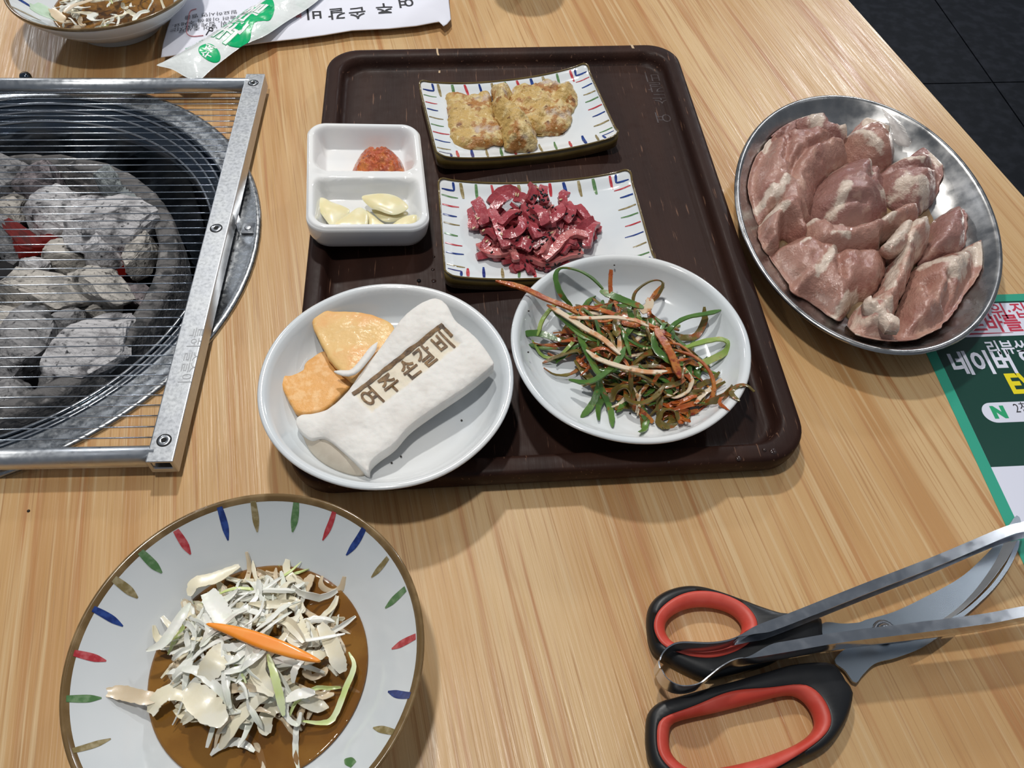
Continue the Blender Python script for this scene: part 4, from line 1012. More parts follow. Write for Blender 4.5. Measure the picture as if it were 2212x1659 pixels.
ST1 = [st_at(474, 1095, 493, 1168, 'blue', .42), st_at(547, 1083, 556, 1150, 'ochre', .42), st_at(640, 1086, 632, 1150, 'green', .48), st_at(722, 1106, 697, 1168, 'red', .38), st_at(786, 1142, 748, 1200, 'blue', .44),
       st_at(838, 1205, 802, 1248, 'ochre', .36), st_at(876, 1272, 832, 1314, 'green', .44), st_at(898, 1375, 846, 1402, 'red', .44), st_at(888, 1502, 838, 1494, 'blue', .44), st_at(850, 1582, 806, 1572, 'ochre', .4),
       st_at(380, 1146, 412, 1198, 'red', .46), st_at(304, 1192, 350, 1238, 'green', .5), st_at(242, 1248, 298, 1292, 'ochre', .5), st_at(192, 1312, 266, 1353, 'blue', .42), st_at(156, 1410, 230, 1428, 'red', .44),
       st_at(138, 1510, 220, 1508, 'green', .44), st_at(156, 1622, 240, 1596, 'ochre', .36), st_at(764, 1652, 745, 1640, 'green', .5)]
bowl(B1, 9.37, 'white salad bowl with coloured strokes and brown rim at the front left', ST1)
rnd = random.Random(5); cyc = ['blue', 'ochre', 'green', 'red']
bowl(B2, 9.43, 'white salad bowl with brown rim at the back left beside the paper pouch', [(cyc[i % 4], -PI/2+.05+2*PI*i/20, 9.0, 7.1, .4, .05) for i in range(20)])
for c, lb in ((B1, 'brown soy broth pooled in the front left bowl'), (B2, 'brown soy broth pooled in the back left bowl')):
    R_ = 6.1
    V, F = lathe(c, [(0, 2.0), (3, 2.0), (5.4, 2.0), (5.85, 2.02), (6.02, 2.06), (6.0, 1.95), (0, 1.2)], 80)
    setp(mk('broth', V, F, BROTH), lb, 'broth')
def bz(c):
    return lambda p: max(bowl_z((p.xy-c).length*1.0)+.12, 1.9)
lbC = lambda w: [c_+' on the %s of the '+w+' bowl heap' for c_ in ('white cabbage shred', 'cream cabbage strip', 'broth stained cabbage strip', 'pale green cabbage strip', 'mint green cabbage leaf piece')]
cm = P(545, 1418, 3.0)
g1 = 'cabbage shreds in the front bowl'
rnd = random.Random(41)
WC = [(.16, .5), (.22, .85), (.2, .7), (.12, .3), (.5, .9)]
mound((cm.x+.1, cm.y+.3), 5.5, 5.4, 1.9, .6, 48, 'cabbage_shred', 'cabbage', g1, lbC('front'), CAB, (10, 24, 56, 6, 0), WC, (1.2, 3.6), .045, 0, bz(B1), .2, 1.3, .4, .3)
mound((cm.x-.2, cm.y+.3), 4.7, 4.6, 2.1, 2.4, 112, 'cabbage_shred', 'cabbage', g1, lbC('front'), CAB, (56, 34, 10, 6, 0), WC, (1.2, 4.0), .045, 0, bz(B1), .2, 1.5, .35, .3, 1.1)
def tr7(pts, z, w, mat_, label, tw=(0, 0), taper=.3, th=.05):
    zs = z if isinstance(z, (list, tuple)) else [z]*len(pts)
    p = [P(100+a*.3797, 1060+b*.3797, zz) for (a, b), zz in zip(pts, zs)]
    strand('cabbage_shred', p, w, th, mat_, label, 'cabbage', g1, tw, 26, taper, .16, len(p), .10, .3)
tr7([(1020, 870), (960, 980), (880, 1080)], [4.2, 4.4, 4.0], 1.25, CAB[1], 'broad cream cabbage flake left of the carrot', (.1, .35), .3)
tr7([(800, 1120), (900, 1220), (1010, 1330)], [4.0, 4.0, 3.6], 1.45, CAB[1], 'wide cream cabbage leaf across the front of the heap', (-.1, .3), .35)
tr7([(920, 580), (980, 680), (1050, 790)], [3.9, 4.1, 4.2], 1.1, CAB[0], 'smooth white cabbage flake above the carrot', (.1, .2), .7)
tr7([(1260, 930), (1300, 1060), (1330, 1180), (1350, 1280)], [4.3, 4.2, 3.8, 3.3], .42, CAB[3], 'pale green cabbage ribbon hanging down from the carrot', (.2, .2), .3)
tr7([(1720, 920), (1750, 1000), (1700, 1130), (1640, 1280), (1580, 1320), (1450, 1310)], [2.6, 2.7, 2.6, 2.4, 2.4, 2.6], .32, CAB[3], 'pale green cabbage strand curving at the right of the broth', (.4, .2), .2)
tr7([(300, 1150), (420, 1150), (560, 1180), (700, 1180)], [3.4, 3.2, 2.7, 2.6], .75, CAB[2], 'translucent cabbage shred lying up the left bowl wall', (0, .1), .1)
tr7([(600, 1270), (640, 1190), (720, 1150), (800, 1180)], [2.4, 2.8, 2.9, 2.8], 1.0, CAB[1], 'curled cream cabbage piece at the left of the heap', (.2, .3), .5)
tr7([(820, 640), (780, 700), (720, 790), (660, 870), (570, 910)], [3.5, 3.6, 3.5, 3.4, 3.3], .55, CAB[0], 'long white cabbage shred at the upper left of the heap', (.2, .3), .2)
tr7([(820, 600), (850, 530), (960, 500), (1100, 430)], [2.8, 3.0, 2.8, 2.5], .8, CAB[1], 'pale cabbage rib at the back of the heap', (.2, .1), .3)
tr7([(1380, 860), (1500, 850), (1620, 830), (1700, 815)], [3.7, 3.7, 3.6, 3.5], .2, CAB[0], 'thin white cabbage shred sticking out right of the carrot', (.2, .2), .3)
tr7([(1400, 720), (1420, 800), (1460, 880)], [3.4, 3.6, 3.6], 1.2, CAB[1], 'cream cabbage block right above the carrot', (.1, .1), .8)
tr7([(1560, 760), (1620, 860), (1660, 960), (1690, 1030)], [3.2, 3.4, 3.3, 2.9], .9, CAB[1], 'broad cabbage piece at the right of the heap', (-.2, -.3), .4)
tr7([(1330, 620), (1400, 640), (1470, 690)], [2.6, 2.7, 2.5], .7, CAB[1], 'pale oval cabbage chip at the upper right in the broth', (.1, .1), .3)
tr7([(1440, 620), (1470, 560), (1520, 480)], [2.3, 2.3, 2.4], .8, CAB[2], 'curled soaked cabbage piece at the upper right shore', (.2, .4), .4)
tr7([(1360, 1200), (1440, 1160), (1530, 1150)], [3.4, 3.4, 3.2], .6, CAB[0], 'white curved cabbage strip at the right front', (.3, .1), .3)
tr7([(1370, 1200), (1370, 1290), (1430, 1330), (1450, 1260)], [3.3, 3.0, 2.8, 3.0], .28, CAB[0], 'hooked white cabbage shred at the right front', (.3, .3), .5)
mound((cm.x-.5, cm.y+.4), 3.9, 3.8, 2.6, 2.2, 54, 'cabbage_shred', 'cabbage', g1, lbC('front'), CAB, (78, 18, 0, 4, 0), WC, (1.4, 3.8), .045, 0, bz(B1), .2, 1.3, .75, .3, .8)
# carrot slice on top
cr = smooth_ring([P(100+a*.3797, 1060+b*.3797, 4.9).xy for a, b in [(905, 755), (1000, 755), (1150, 785), (1300, 835), (1430, 890), (1560, 965), (1480, 965), (1330, 930), (1180, 880), (1020, 810)]], 80)
V, F, _ = solid(cr, lambda x, y, f: 4.85+.10*(1-f**6), lambda x, y, f: 4.65, nr=6, nb=3)
setp(mk('carrot_slice', V, F, CARROT), 'orange pointed carrot slice on top of the cabbage in the front bowl', 'carrot')
g2 = 'cabbage shreds in the back bowl'
rnd = random.Random(77)
mound((B2.x+.6, B2.y-1.6), 5.6, 4.6, 2.0, 2.7, 58, 'cabbage_shred', 'cabbage', g2, lbC('back'), CAB, (46, 22, 14, 14, 0), WC, (1.2, 4.0), .045, 0, bz(B2), .2, 1.5, .3, .3, 1.1)
def tr0(pts, z, w, mat_, label, tw=(0, 0), taper=.3):
    zs = z if isinstance(z, (list, tuple)) else [z]*len(pts)
    strand('cabbage_shred', [P(u, v, q) for (u, v), q in zip(pts, zs)], w, .05, mat_, label, 'cabbage', g2, tw, 18, taper, .16, len(pts), .1, .3)
tr0([(72, 10), (95, 30), (125, 46)], [4.6, 4.0, 3.3], 2.2, CAB[4], 'mint green cabbage leaf piece at the left of the back bowl', (.5, .3), .5)
tr0([(110, 20), (135, 45), (155, 50)], [4.0, 3.4, 3.0], 1.2, CAB[2], 'translucent cabbage strip beside the mint green leaf', (.3, .2), .5)
tr0([(140, 28), (160, 14), (200, 2)], [4.2, 4.3, 4.3], .9, CAB[2], 'brownish translucent cabbage strip in the middle of the back bowl', (.2, .2), .5)
tr0([(195, 30), (205, 42), (218, 46)], [4.0, 3.6, 3.1], 1.3, CAB[0], 'folded white cabbage flake at the front of the back bowl', (.2, .2), .5)

# ------------------------------------------------------------------ oval steel plate with meat
MC = Vector((28.85, 51.98)); MA, MB, MRZ = 15.68, 10.85, math.radians(83.5)
op = root('oval_steel_plate', (MC.x, MC.y, .05), 'oval stainless steel plate of raw marinated meat right of the tray', 'plate')
def ell(k, z, n=112, d=0.0):
    return xf([Vector(((MA-d)*math.cos(2*PI*j/n), (MB-d)*math.sin(2*PI*j/n))) for j in range(n)], MC, MRZ, z)
pr = [(5.6, .05), (4.6, .1), (2.6, .75), (1.2, 1.75), (.45, 2.5), (.12, 2.72), (.0, 2.86), (.08, 3.0), (.25, 3.03), (.42, 2.98), (.55, 2.84), (.75, 2.66), (1.35, 1.95), (2.6, 1.0), (4.0, .5), (5.4, .32), (8.5, .28)]
V, F = loft([ell(1, z, 112, d) for d, z in pr], cap0=True, cap1=True)
sharp(mk('plate_body', V, F, M('oval_plate_steel', (.46, .455, .45), .26, 1.0, var=[((.36, .36, .36), 30, .4, .65)], rvar=(80, .18, .36), bump=(60, .06, .001)), op), 70)
O6 = (1560, 180); S6b = .3616
def obz(x, y):
    d = Vector((x, y))-MC; c_, s_ = math.cos(-MRZ), math.sin(-MRZ)
    lx, ly = c_*d.x-s_*d.y, s_*d.x+c_*d.y
    r = math.hypot(lx/MA, ly/MB); return .34+2.5*sst(.62, 1.0, r)**1.2
rg = smooth_ring([p.xy for p in ZP(O6, S6b, [(190, 640), (300, 420), (500, 260), (800, 300), (1200, 480), (1340, 640), (1420, 900), (1400, 1300), (1150, 1480), (860, 1480), (700, 1330), (560, 1290), (440, 1240), (380, 1060), (280, 940), (210, 760)], .6)], 90)
V, F, _ = solid(rg, lambda x, y, f: .62+.02*nz(x, y, 1, 1)-.14*f**8, lambda x, y, f: .3, nr=8, nb=2)
setp(mk('marinade', V, F, JUICE), 'thin brown marinade pooled under the raw meat', 'marinade')
mgp = 'raw meat pieces on the oval plate'
def keep_in(p, k=.885):
    d = Vector((p.x, p.y))-MC; c_, s_ = math.cos(-MRZ), math.sin(-MRZ)
    r = math.hypot((c_*d.x-s_*d.y)/MA, (s_*d.x+c_*d.y)/MB)
    return Vector((p.x, p.y)) if r < k else MC+d*(k/r)
def meat(pts, zref, zb, h, mt, label, sd, prof=2.4, creases=(), fats=(), step=.24, bump=(.5, .32, .18, 1.1), fibre=0.0, D=None):
    rg = smooth_ring([p.xy for p in ZP(O6, S6b, pts, zref)], 110)
    rg = [p+Vector((nz(p.x, p.y, sd, 1.6), nz(p.x, p.y, sd+4, 1.6)))*.14 for p in rg]
    rg = [keep_in(p) for p in rg]
    def segs(LL): return [[p.xy for p in ZP(O6, S6b, L, zref)] for L in LL]
    cr_ = segs(creases); ft = [(segs([L])[0], w) for L, w in fats]
    def dist(x, y, LL):
        q = Vector((x, y)); m = 9
        for L in LL:
            for a, b in zip(L, L[1:]):
                ab = b-a; t = max(0, min(1, (q-a).dot(ab)/ab.length_squared)); m = min(m, (a+ab*t-q).length)
        return m
    def fatw(x, y):
        k = 0
        for L, w in ft: k = max(k, 1-dist(x, y, [L])/w*.7)
        return max(0, k+.22*fbm(x, y, sd+9, 1.1)) if ft else 0
    def top(x, y, f):
        z = zb+h*(1-f**prof)+(bump[0]*fbm(x, y, sd, bump[1])+bump[2]*fbm(x, y, sd+3, bump[3])+.085*fbm(x, y, sd+4, 2.8))*(1-f**5)
        if cr_:
            d = dist(x, y, cr_); z -= .7*math.exp(-(d/.28)**2)*(1-f**4); z += .2*math.exp(-((d-.8)/.45)**2)*(1-f**4)
        if ft:
            k = min(1, fatw(x, y)); z += (.16*k+.22*k*abs(nz(x, y, sd+2, 1.9)))*(1-f**5)
        return max(z, obz(x, y)+.1)
    def bot(x, y, f): return max(obz(x, y)-.02, zb-.55*f)
    V, F, _ = solid2(rg, top, bot, step, (.1, .24), D)
    o = mk('raw_meat_piece', V, F, mt)
    at = o.data.attributes.new('fat', 'FLOAT', 'POINT'); at.data.foreach_set('value', [fatw(v.x, v.y) for v in V])
    return setp(o, label, 'raw meat', mgp)
meat([(255, 250), (290, 190), (350, 180), (400, 200), (455, 225), (440, 290), (330, 300), (265, 295)], 2.5, 1.5, 1.2, MEAT2, 'small raw meat scrap at the back left corner of the plate', 1, 2.6, creases=[[(395, 205), (390, 290)]])
meat([(430, 190), (480, 140), (560, 122), (640, 165), (695, 230), (760, 245), (760, 300), (600, 280), (470, 260)], 2.8, 1.4, 1.6, MEAT2, 'small raw meat piece with white fat at the back of the plate', 2, 2.6, fats=[([(500, 150), (540, 190), (560, 240)], .9), ([(680, 240), (750, 270)], .6)])
meat([(740, 270), (830, 190), (900, 165), (1000, 200), (1050, 280), (1080, 380), (1020, 430), (900, 420), (800, 370)], 3.0, 1.0, 2.4, MEAT, 'pinkish raw meat piece with fat at the back right', 3, 2.4, fats=[([(900, 180), (980, 200), (1030, 270)], .8), ([(790, 260), (860, 330), (950, 390)], .35), ([(1040, 300), (1060, 370)], .4)])
meat([(1000, 430), (1150, 370), (1230, 358), (1330, 430), (1342, 560), (1290, 640), (1200, 700), (1080, 650), (980, 560)], 2.8, .9, 2.3, MEAT2, 'dark raw meat piece with a knob of pale fat at the right side', 4, 2.4, creases=[[(1030, 480), (1180, 500), (1320, 470)]], fats=[([(1100, 590), (1180, 610), (1230, 640)], 1.1), ([(1280, 400), (1320, 440)], .6), ([(1050, 440), (1180, 470)], .35)])
meat([(1290, 750), (1420, 680), (1492, 740), (1500, 860), (1470, 925), (1330, 980), (1230, 985), (1270, 860)], 2.8, 1.0, 1.9, MEAT2, 'reddish raw meat flap at the right edge above the lower piece', 5, 2.6)
meat([(165, 560), (200, 430), (300, 290), (400, 240), (560, 225), (680, 270), (780, 340), (795, 410), (700, 470), (620, 570), (570, 700), (600, 770), (470, 770), (360, 740), (270, 760), (215, 700)], 3.0, .7, 3.0, MEAT, 'largest raw meat lobe at the back left with a deep crease', 6, 2.8, creases=[[(740, 290), (620, 340), (500, 410), (430, 480), (400, 580)], [(390, 330), (385, 400), (365, 480)], [(590, 250), (600, 300)]], fats=[([(300, 300), (270, 350)], .4), ([(240, 690), (310, 640)], .5), ([(370, 600), (330, 680)], .5)], D=2.6)
meat([(310, 950), (400, 880), (530, 850), (650, 900), (800, 930), (1000, 940), (1035, 1050), (965, 1180), (850, 1220), (760, 1330), (695, 1310), (560, 1205), (440, 1205), (430, 1120), (370, 1030)], 2.6, .6, 2.2, MEAT, 'wide raw meat slab at the front left above the pooled marinade', 7, 3.2, creases=[[(710, 960), (700, 1060), (720, 1140)]], fats=[([(690, 960), (640, 1040), (570, 1130)], .45), ([(720, 1310), (790, 1230), (850, 1210)], .45), ([(520, 930), (470, 960)], .25)], D=2.4)
meat([(1200, 1010), (1320, 960), (1440, 930), (1560, 900), (1605, 960), (1590, 1060), (1500, 1190), (1440, 1290), (1350, 1400), (1200, 1490), (1110, 1545), (1050, 1500), (1100, 1280), (1160, 1120)], 2.9, .8, 2.6, MEAT, 'large raw meat lobe with crinkled white fat at the front right of the plate', 8, 2.4, creases=[[(1360, 1150), (1375, 1220), (1340, 1300)], [(1250, 1160), (1240, 1280)]], fats=[([(1260, 1030), (1340, 1060), (1400, 1130)], .9), ([(1470, 960), (1560, 940), (1570, 1020)], .9), ([(1440, 1010), (1440, 1110)], .6)], D=2.6)
meat([(560, 600), (620, 480), (720, 400), (820, 370), (920, 400), (1035, 450), (1020, 530), (1060, 620), (1000, 720), (880, 800), (740, 800), (640, 750), (570, 680)], 3.6, 1.1, 3.0, MEAT2, 'rounded raw meat ball in the middle of the plate', 10, 2.3, creases=[[(620, 720), (740, 700), (860, 690)], [(830, 400), (930, 470), (880, 570)], [(1000, 460), (960, 560)]], fats=[([(660, 450), (690, 440)], .35), ([(735, 620), (690, 730)], .55), ([(880, 480), (920, 490)], .35), ([(960, 630), (1010, 600)], .35), ([(740, 420), (820, 390)], .25)])
meat([(250, 770), (320, 640), (410, 560), (560, 560), (600, 640), (560, 740), (560, 830), (520, 860), (410, 800), (385, 905), (295, 915), (255, 850)], 3.2, .8, 2.7, MEAT, 'rolled raw meat end at the left with an open fold', 11, 2.4, creases=[[(430, 840), (410, 780), (370, 740), (300, 750)]], fats=[([(270, 740), (330, 690), (400, 600)], .5), ([(300, 760), (380, 730)], .3), ([(540, 770), (580, 770)], .3)])
meat([(525, 755), (600, 755), (760, 800), (900, 770), (1000, 720), (1100, 660), (1200, 675), (1230, 740), (1110, 790), (1010, 840), (985, 905), (850, 935), (680, 935), (580, 905), (540, 840)], 3.6, 1.5, 2.1, MEAT, 'long raw meat strip with a white fat streak lying across the middle of the plate', 12, 2.6, bump=(.35, .4, .16, 1.2), fats=[([(540, 770), (620, 780)], .35), ([(720, 820), (880, 800), (1010, 770)], .6), ([(660, 880), (760, 890)], .25)])
meat([(1040, 860), (1100, 780), (1180, 745), (1270, 765), (1305, 860), (1225, 960), (1190, 1060), (1140, 1180), (1105, 1280), (1090, 1400), (1100, 1500), (1000, 1552), (900, 1525), (850, 1430), (828, 1300), (880, 1210), (960, 1180), (1030, 1060), (1060, 960)], 3.8, 1.3, 2.8, FAT, 'raw rib bone piece with white fat and knobbly front end', 14, 2.2, creases=[[(930, 1230), (1000, 1310), (1060, 1350)]], bump=(.4, .5, .25, 1.4), fats=[([(1080, 830), (1180, 790), (1260, 840)], 1.0), ([(1130, 920), (1060, 1060), (1030, 1180)], .35), ([(900, 1240), (1000, 1310), (1070, 1400)], .7), ([(860, 1440), (950, 1520), (1070, 1510)], .45)], D=2.0)
meat([(985, 925), (1050, 850), (1100, 790), (1160, 800), (1150, 900), (1080, 960), (1020, 965)], 3.9, 2.9, .8, FAT, 'pale fat flap joining the middle strip and the rib bone', 16, 2.6, bump=(.25, .7, .15, 1.8), fats=[([(1010, 930), (1080, 860), (1120, 820)], .8)])
meat([(878, 1245), (910, 1225), (970, 1285), (1050, 1345), (1095, 1385), (1085, 1440), (1040, 1440), (1000, 1390), (940, 1330), (890, 1295)], 4.5, 3.5, .7, FATW, 'white sinew on the knobbly end of the rib bone', 15, 2.2, bump=(.25, .9, .15, 2))
# clear membrane at the back right
V, F = ribbon(spline([P(1912, 240, 3.6), P(1930, 258, 3.7), P(1945, 290, 3.5), P(1950, 315, 3.2)], 14), 2.0, .06, .6, .2, .5, .5, 3)
setp(mk('meat_membrane', V, F, M('clear_membrane', (.66, .60, .56), .12, coat=.6, alpha=.45)), 'translucent membrane flap on the back right meat piece', 'membrane')

# ------------------------------------------------------------------ paper pouch and wet tissue packet at the back
pz0 = .9
epx = [(348, 124), (352, 95), (362, 60), (378, 15), (390, -30), (420, -90), (600, -100), (800, -105), (955, -90), (968, -30), (970, 5), (974, 42), (966, 52), (958, 57), (948, 47), (900, 56), (840, 62), (760, 66), (700, 76), (640, 84), (585, 90), (500, 102), (420, 113)]
pring = [P(u, v, pz0).xy for u, v in epx]
dn = []
for i in range(len(pring)):
    p, q = pring[i], pring[(i+1) % len(pring)]; k = max(1, int((q-p).length/.8)); dn += [p.lerp(q, t/k) for t in range(k)]
pouch = root('paper_pouch', (*area_c(ccw(dn))[0], 0), 'white printed paper cutlery pouch lying at the back of the table', 'pouch')
def ptop(x, y, f): return pz0+.55*(1-f**2.5)+.10*fbm(x, y, 3, .22)*(1-f**6)+.05*nz(x, y, 8, .6)*(1-f**6)+.02
def pbot(x, y, f): return max(.02, pz0-.95*(1-f**4))
V, F, PO = solid2(dn, ptop, pbot, .5, (.12, .35), 4.5); mk('paper', V, F, PAPER, pouch)
pf = PO.f
def psurf(p, dz=.05): return Vector((p.x, p.y, ptop(p.x, p.y, pf(p.x, p.y))+dz))
def flat_text(body, a, b, z, size, bold, mat_, parent, name, surf=None, sx=1.0, cuts=0, shear=0):
    """text whose baseline runs from photo point a towards b on height z"""
    A = P(a[0], a[1], z); B = P(b[0], b[1], z); ex = (B-A); ex.z = 0; ex.normalize(); ey = Vector((-ex.y, ex.x, 0))
    fn = lambda x, y: (surf(A+ex*x+ey*y) if surf else A+ex*x+ey*y)
    V, F = text_mesh(body, fn, size, bold, sx, cuts)
    return mk(name, V, F, mat_, parent, smooth=False)
for ch, (u, v) in (('여', (893, -4)), ('주', (848, 10)), ('손', (790, 18)), ('갈', (746, 19)), ('비', (697, 21))):
    flat_text(ch, (u, v), (u-50, v+4), 1.4, 2.1, .02, INK, pouch, 'printed_character', psurf, 1, 1)
flat_text('본점', (653, 33), (600, 37), 1.35, .8, .02, REDL, pouch, 'printed_red_mark', psurf, 1, 1)
for k, (t_, u, v) in enumerate((('필요하시면 벨을', 514, 24), ('눌러 이용해 주세요.', 512, 36), ('가위, 집게 필요시는', 508, 46), ('더 넣어 주세요.', 492, 54))):
    flat_text(t_, (u, v), (u-50, v+4.5), 1.4, .82, -.004, INK, pouch, 'printed_line', psurf, 1, 1)
fr = [psurf(P(u, v, 1.3), .06) for u, v in [(425, 22), (412, 26), (408, 40), (405, 60), (404, 72), (408, 79), (418, 81), (440, 79)]]
V, F = tube(spline(fr, 40), .045, 5); mk('printed_frame', V, F, REDL, pouch)
fr = [psurf(P(u, v, 1.3), .06) for u, v in [(446, 78), (452, 70), (454, 64), (460, 64), (460, 70), (453, 69)]]
V, F = tube(spline(fr, 24), .05, 5); mk('printed_icon', V, F, INK, pouch)
# wet tissue packet
tz0 = 1.9
tpx = [(338, 141), (352, 134), (400, 108), (440, 84), (480, 58), (520, 30), (560, 4), (620, -50), (720, -50), (700, -12), (665, 18), (620, 46), (575, 76), (530, 96), (490, 124), (455, 152), (432, 171), (405, 168), (372, 150)]
tring = [P(u, v, tz0).xy for u, v in tpx]; td = smooth_ring(tring, 140)
tcc = area_c(ccw(td))[0]
def ttop(x, y, f): return tz0+.95*(1-f**2.2)+.12*fbm(x, y, 6, .35)*(1-f**6)+.05*fbm(x, y, 9, 1.1)*(1-f**6)
def tbot(x, y, f): return tz0-.45*(1-f**3)
tissue = root('wet_tissue_packet', (tcc.x, tcc.y, tz0-.45), 'white plastic wet tissue packet with green print on the paper pouch', 'tissue packet')
V, F, TO = solid2(td, ttop, tbot, .3, (.1, .25)); mk('film', V, F, PLAST, tissue); tf = TO.f
def tsurf(p, dz=.05): return Vector((p.x, p.y, ttop(p.x, p.y, tf(p.x, p.y))+dz))
OT = (330, 0); ST = .1582
def patch(pts, z, surf, dz, mat_, parent, name, n=70, nr=8):
    rg = smooth_ring([p.xy for p in ZP(OT, ST, pts, z)], n)
    V, F, Mi = solid(rg, lambda x, y, f: surf(Vector((x, y, 0)), dz).z, lambda x, y, f: surf(Vector((x, y, 0)), dz*.5).z, nr=nr, nb=1, pw=1.2)
    return mk(name, V, F, mat_, parent)
patch([(1015, 583), (1060, 500), (1110, 440), (1010, 395), (1090, 335), (1200, 260), (1300, 185), (1400, 110), (1500, 45), (1600, -5), (1655, 55), (1660, 150), (1600, 255), (1490, 290), (1400, 320), (1345, 390), (1310, 470), (1200, 550), (1100, 582)], 2.6, tsurf, .03, GREENP, tissue, 'green_logo_panel', 110, 14)
patch([(770+138*math.cos(a), 710+88*math.sin(a)) for a in [2*PI*k/16 for k in range(16)]], 2.6, tsurf, .03, GREENP, tissue, 'green_seal', 64)
for ch, (a, b) in (('크', (985, 585)), ('린', (1120, 470)), ('타', (1265, 330)), ('올', (1400, 215))):
    u, v = OT[0]+a*ST, OT[1]+b*ST
    g = flat_text(ch, (u, v), (u+50, v-40), 2.7, 2.5, .07, WHITEP, tissue, 'white_character', lambda p: tsurf(p, .06), 1, 2)
    if ch == '크':
        flat_text(ch, (u, v), (u+50, v-40), 2.7, 2.5, .13, GREENP, tissue, 'green_outline', lambda p: tsurf(p, .05), 1, 2)
u, v = OT[0]+745*ST, OT[1]+775*ST
flat_text('수저', (u, v), (u+20, v-26), 2.7, 1.05, .03, WHITEP, tissue, 'white_character', lambda p: tsurf(p, .06), 1, 2)
u, v = OT[0]+450*ST, OT[1]+668*ST
flat_text('물티슈', (u, v), (u+50, v-18), 2.3, .75, .0, GREENP, tissue, 'green_print', lambda p: tsurf(p, .06), 1, 2)
u, v = OT[0]+985*ST, OT[1]+352*ST
flat_text('위생물티슈', (u, v), (u+50, v-38), 2.6, .85, .02, GREENP, tissue, 'green_print', lambda p: tsurf(p, .06), 1, 2)

# ------------------------------------------------------------------ printed mat at the right
bl_ = P(2170, 1130); tl0 = P(2000, 762); by_ = (tl0-bl_).normalized(); bx_ = Vector((by_.y, -by_.x, 0))
TLc = bl_+by_*((P(2150, 637)-bl_).dot(by_))
mat_o = root('printed_table_mat', (TLc.x, TLc.y, .0), 'green and white printed event mat under the oval plate at the right', 'table mat')
def bp(x, y, z=.05): p = TLc+bx_*x-by_*y; return Vector((p.x, p.y, z))
def rect(x0, y0, x1, y1, z0, z1):
    V = [bp(a, b, z) for z in (z0, z1) for a, b in ((x0, y0), (x0, y1), (x1, y1), (x1, y0))]
    return V, [(3, 2, 1, 0), (4, 5, 6, 7), (0, 1, 5, 4), (1, 2, 6, 5), (2, 3, 7, 6), (3, 0, 4, 7)]
MW, MHt = 17.0, 27.0
def yof(u, v): return -(P(u, v)-TLc).dot(by_)
def xof(u, v): return (P(u, v)-TLc).dot(bx_)
V, F = rect(0, 0, MW, MHt, .0, .03); mk('mat_sheet', V, F, TEAL, mat_o, smooth=False)
yb = yof(2130, 1010)
V, F = rect(.85, .75, MW-.7, MHt-.7, .03, .036); mk('white_panel', V, F, SHEET, mat_o, smooth=False)
V, F = rect(.85, .75, MW-.7, yb, .036, .042); mk('dark_green_panel', V, F, DGREEN, mat_o, smooth=False)
y0, y1 = yof(2180, 655), yof(2180, 726)
V, F = rect(.85, y0, MW-.7, y1, .042, .048); mk('white_strip', V, F, SHEET, mat_o, smooth=False)
def mtext(body, u, v, size, bold, m_, name, sx=1.0, z=.055):
    x0, y0 = xof(u, v), yof(u, v)
    V, F = text_mesh(body, lambda x, y: bp(x0+x, y0-y, z), size, bold, sx); mk(name, V, F, m_, mat_o, smooth=False)
mtext('가위·집게는', 2110, 688, 1.75, .025, REDP, 'red_line', .86)
mtext('셀프바를 이용해 주세요', 2056, 718, 1.9, .045, REDP, 'red_line', .86)
x0, y0 = xof(2080, 723), yof(2080, 723)
V, F = tube([bp(x0+.1*k, y0-.0, .055) for k in range(42)], lambda f: .085*(1-.8*f), 6); mk('red_underline', V, F, REDP, mat_o)
mtext('리뷰쓰고', 2135, 764, 1.45, .03, SHEET, 'white_line', .86)
mtext('네이버 영수증', 2060, 806, 2.35, .08, SHEET, 'white_line', .80)
mtext('EVENT', 2186, 850, 2.5, .09, YEL, 'yellow_line', .85)
pc = [(xof(2148, 893), yof(2148, 893))]
ring = [Vector((min(MW-.7-xof(2122, 893), p.x+8.0), p.y)) for p in rrect(16, 1.75, .87, 8)]
px0, py0 = xof(2122, 893), yof(2150, 892)
V = [bp(px0+p.x, py0+p.y, z) for z in (.042, .05) for p in ring]
k = len(V)//2; F = [tuple(range(k)), tuple(range(2*k-1, k-1, -1))]
mk('white_pill', V, F, SHEET, mat_o, smooth=False, fix=True)
mtext('N', 2148, 903, 1.35, .10, NGREEN, 'green_letter', 1.0, .056)
mtext('2천원 할인', 2194, 892, 1.1, .0, INK, 'handwritten_note', .8, .056)

# ------------------------------------------------------------------ scissors
O9 = (1360, 1060); S9 = .3852
def z9(pts, z): return [p for p in ZP(O9, S9, pts, z)]
sci = root('scissors', (*P(1780, 1420).xy, 0), 'kitchen scissors with black and red handles at the front right', 'scissors')
def polar_fit(outer, inner, n=96):
    """resample two outlines by angle around the hole's centre"""
    c = area_c(ccw(inner))[0]
    def hit(ring, a):
        d = Vector((math.cos(a), math.sin(a))); best = None
        for i in range(len(ring)):
            p, q = ring[i-1]-c, ring[i]-c; e = q-p; det = d.x*(-e.y)+e.x*d.y
            if abs(det) < 1e-9: continue
            t = (p.x*(-e.y)+e.x*p.y)/det; s = (d.x*p.y-d.y*p.x)/det
            if t > 0 and -1e-6 <= s <= 1+1e-6: best = t if best is None else max(best, t)
        return c+d*(best or 1)
    A = [2*PI*k/n for k in range(n)]
    return [hit(outer, a) for a in A], [hit(inner, a) for a in A]
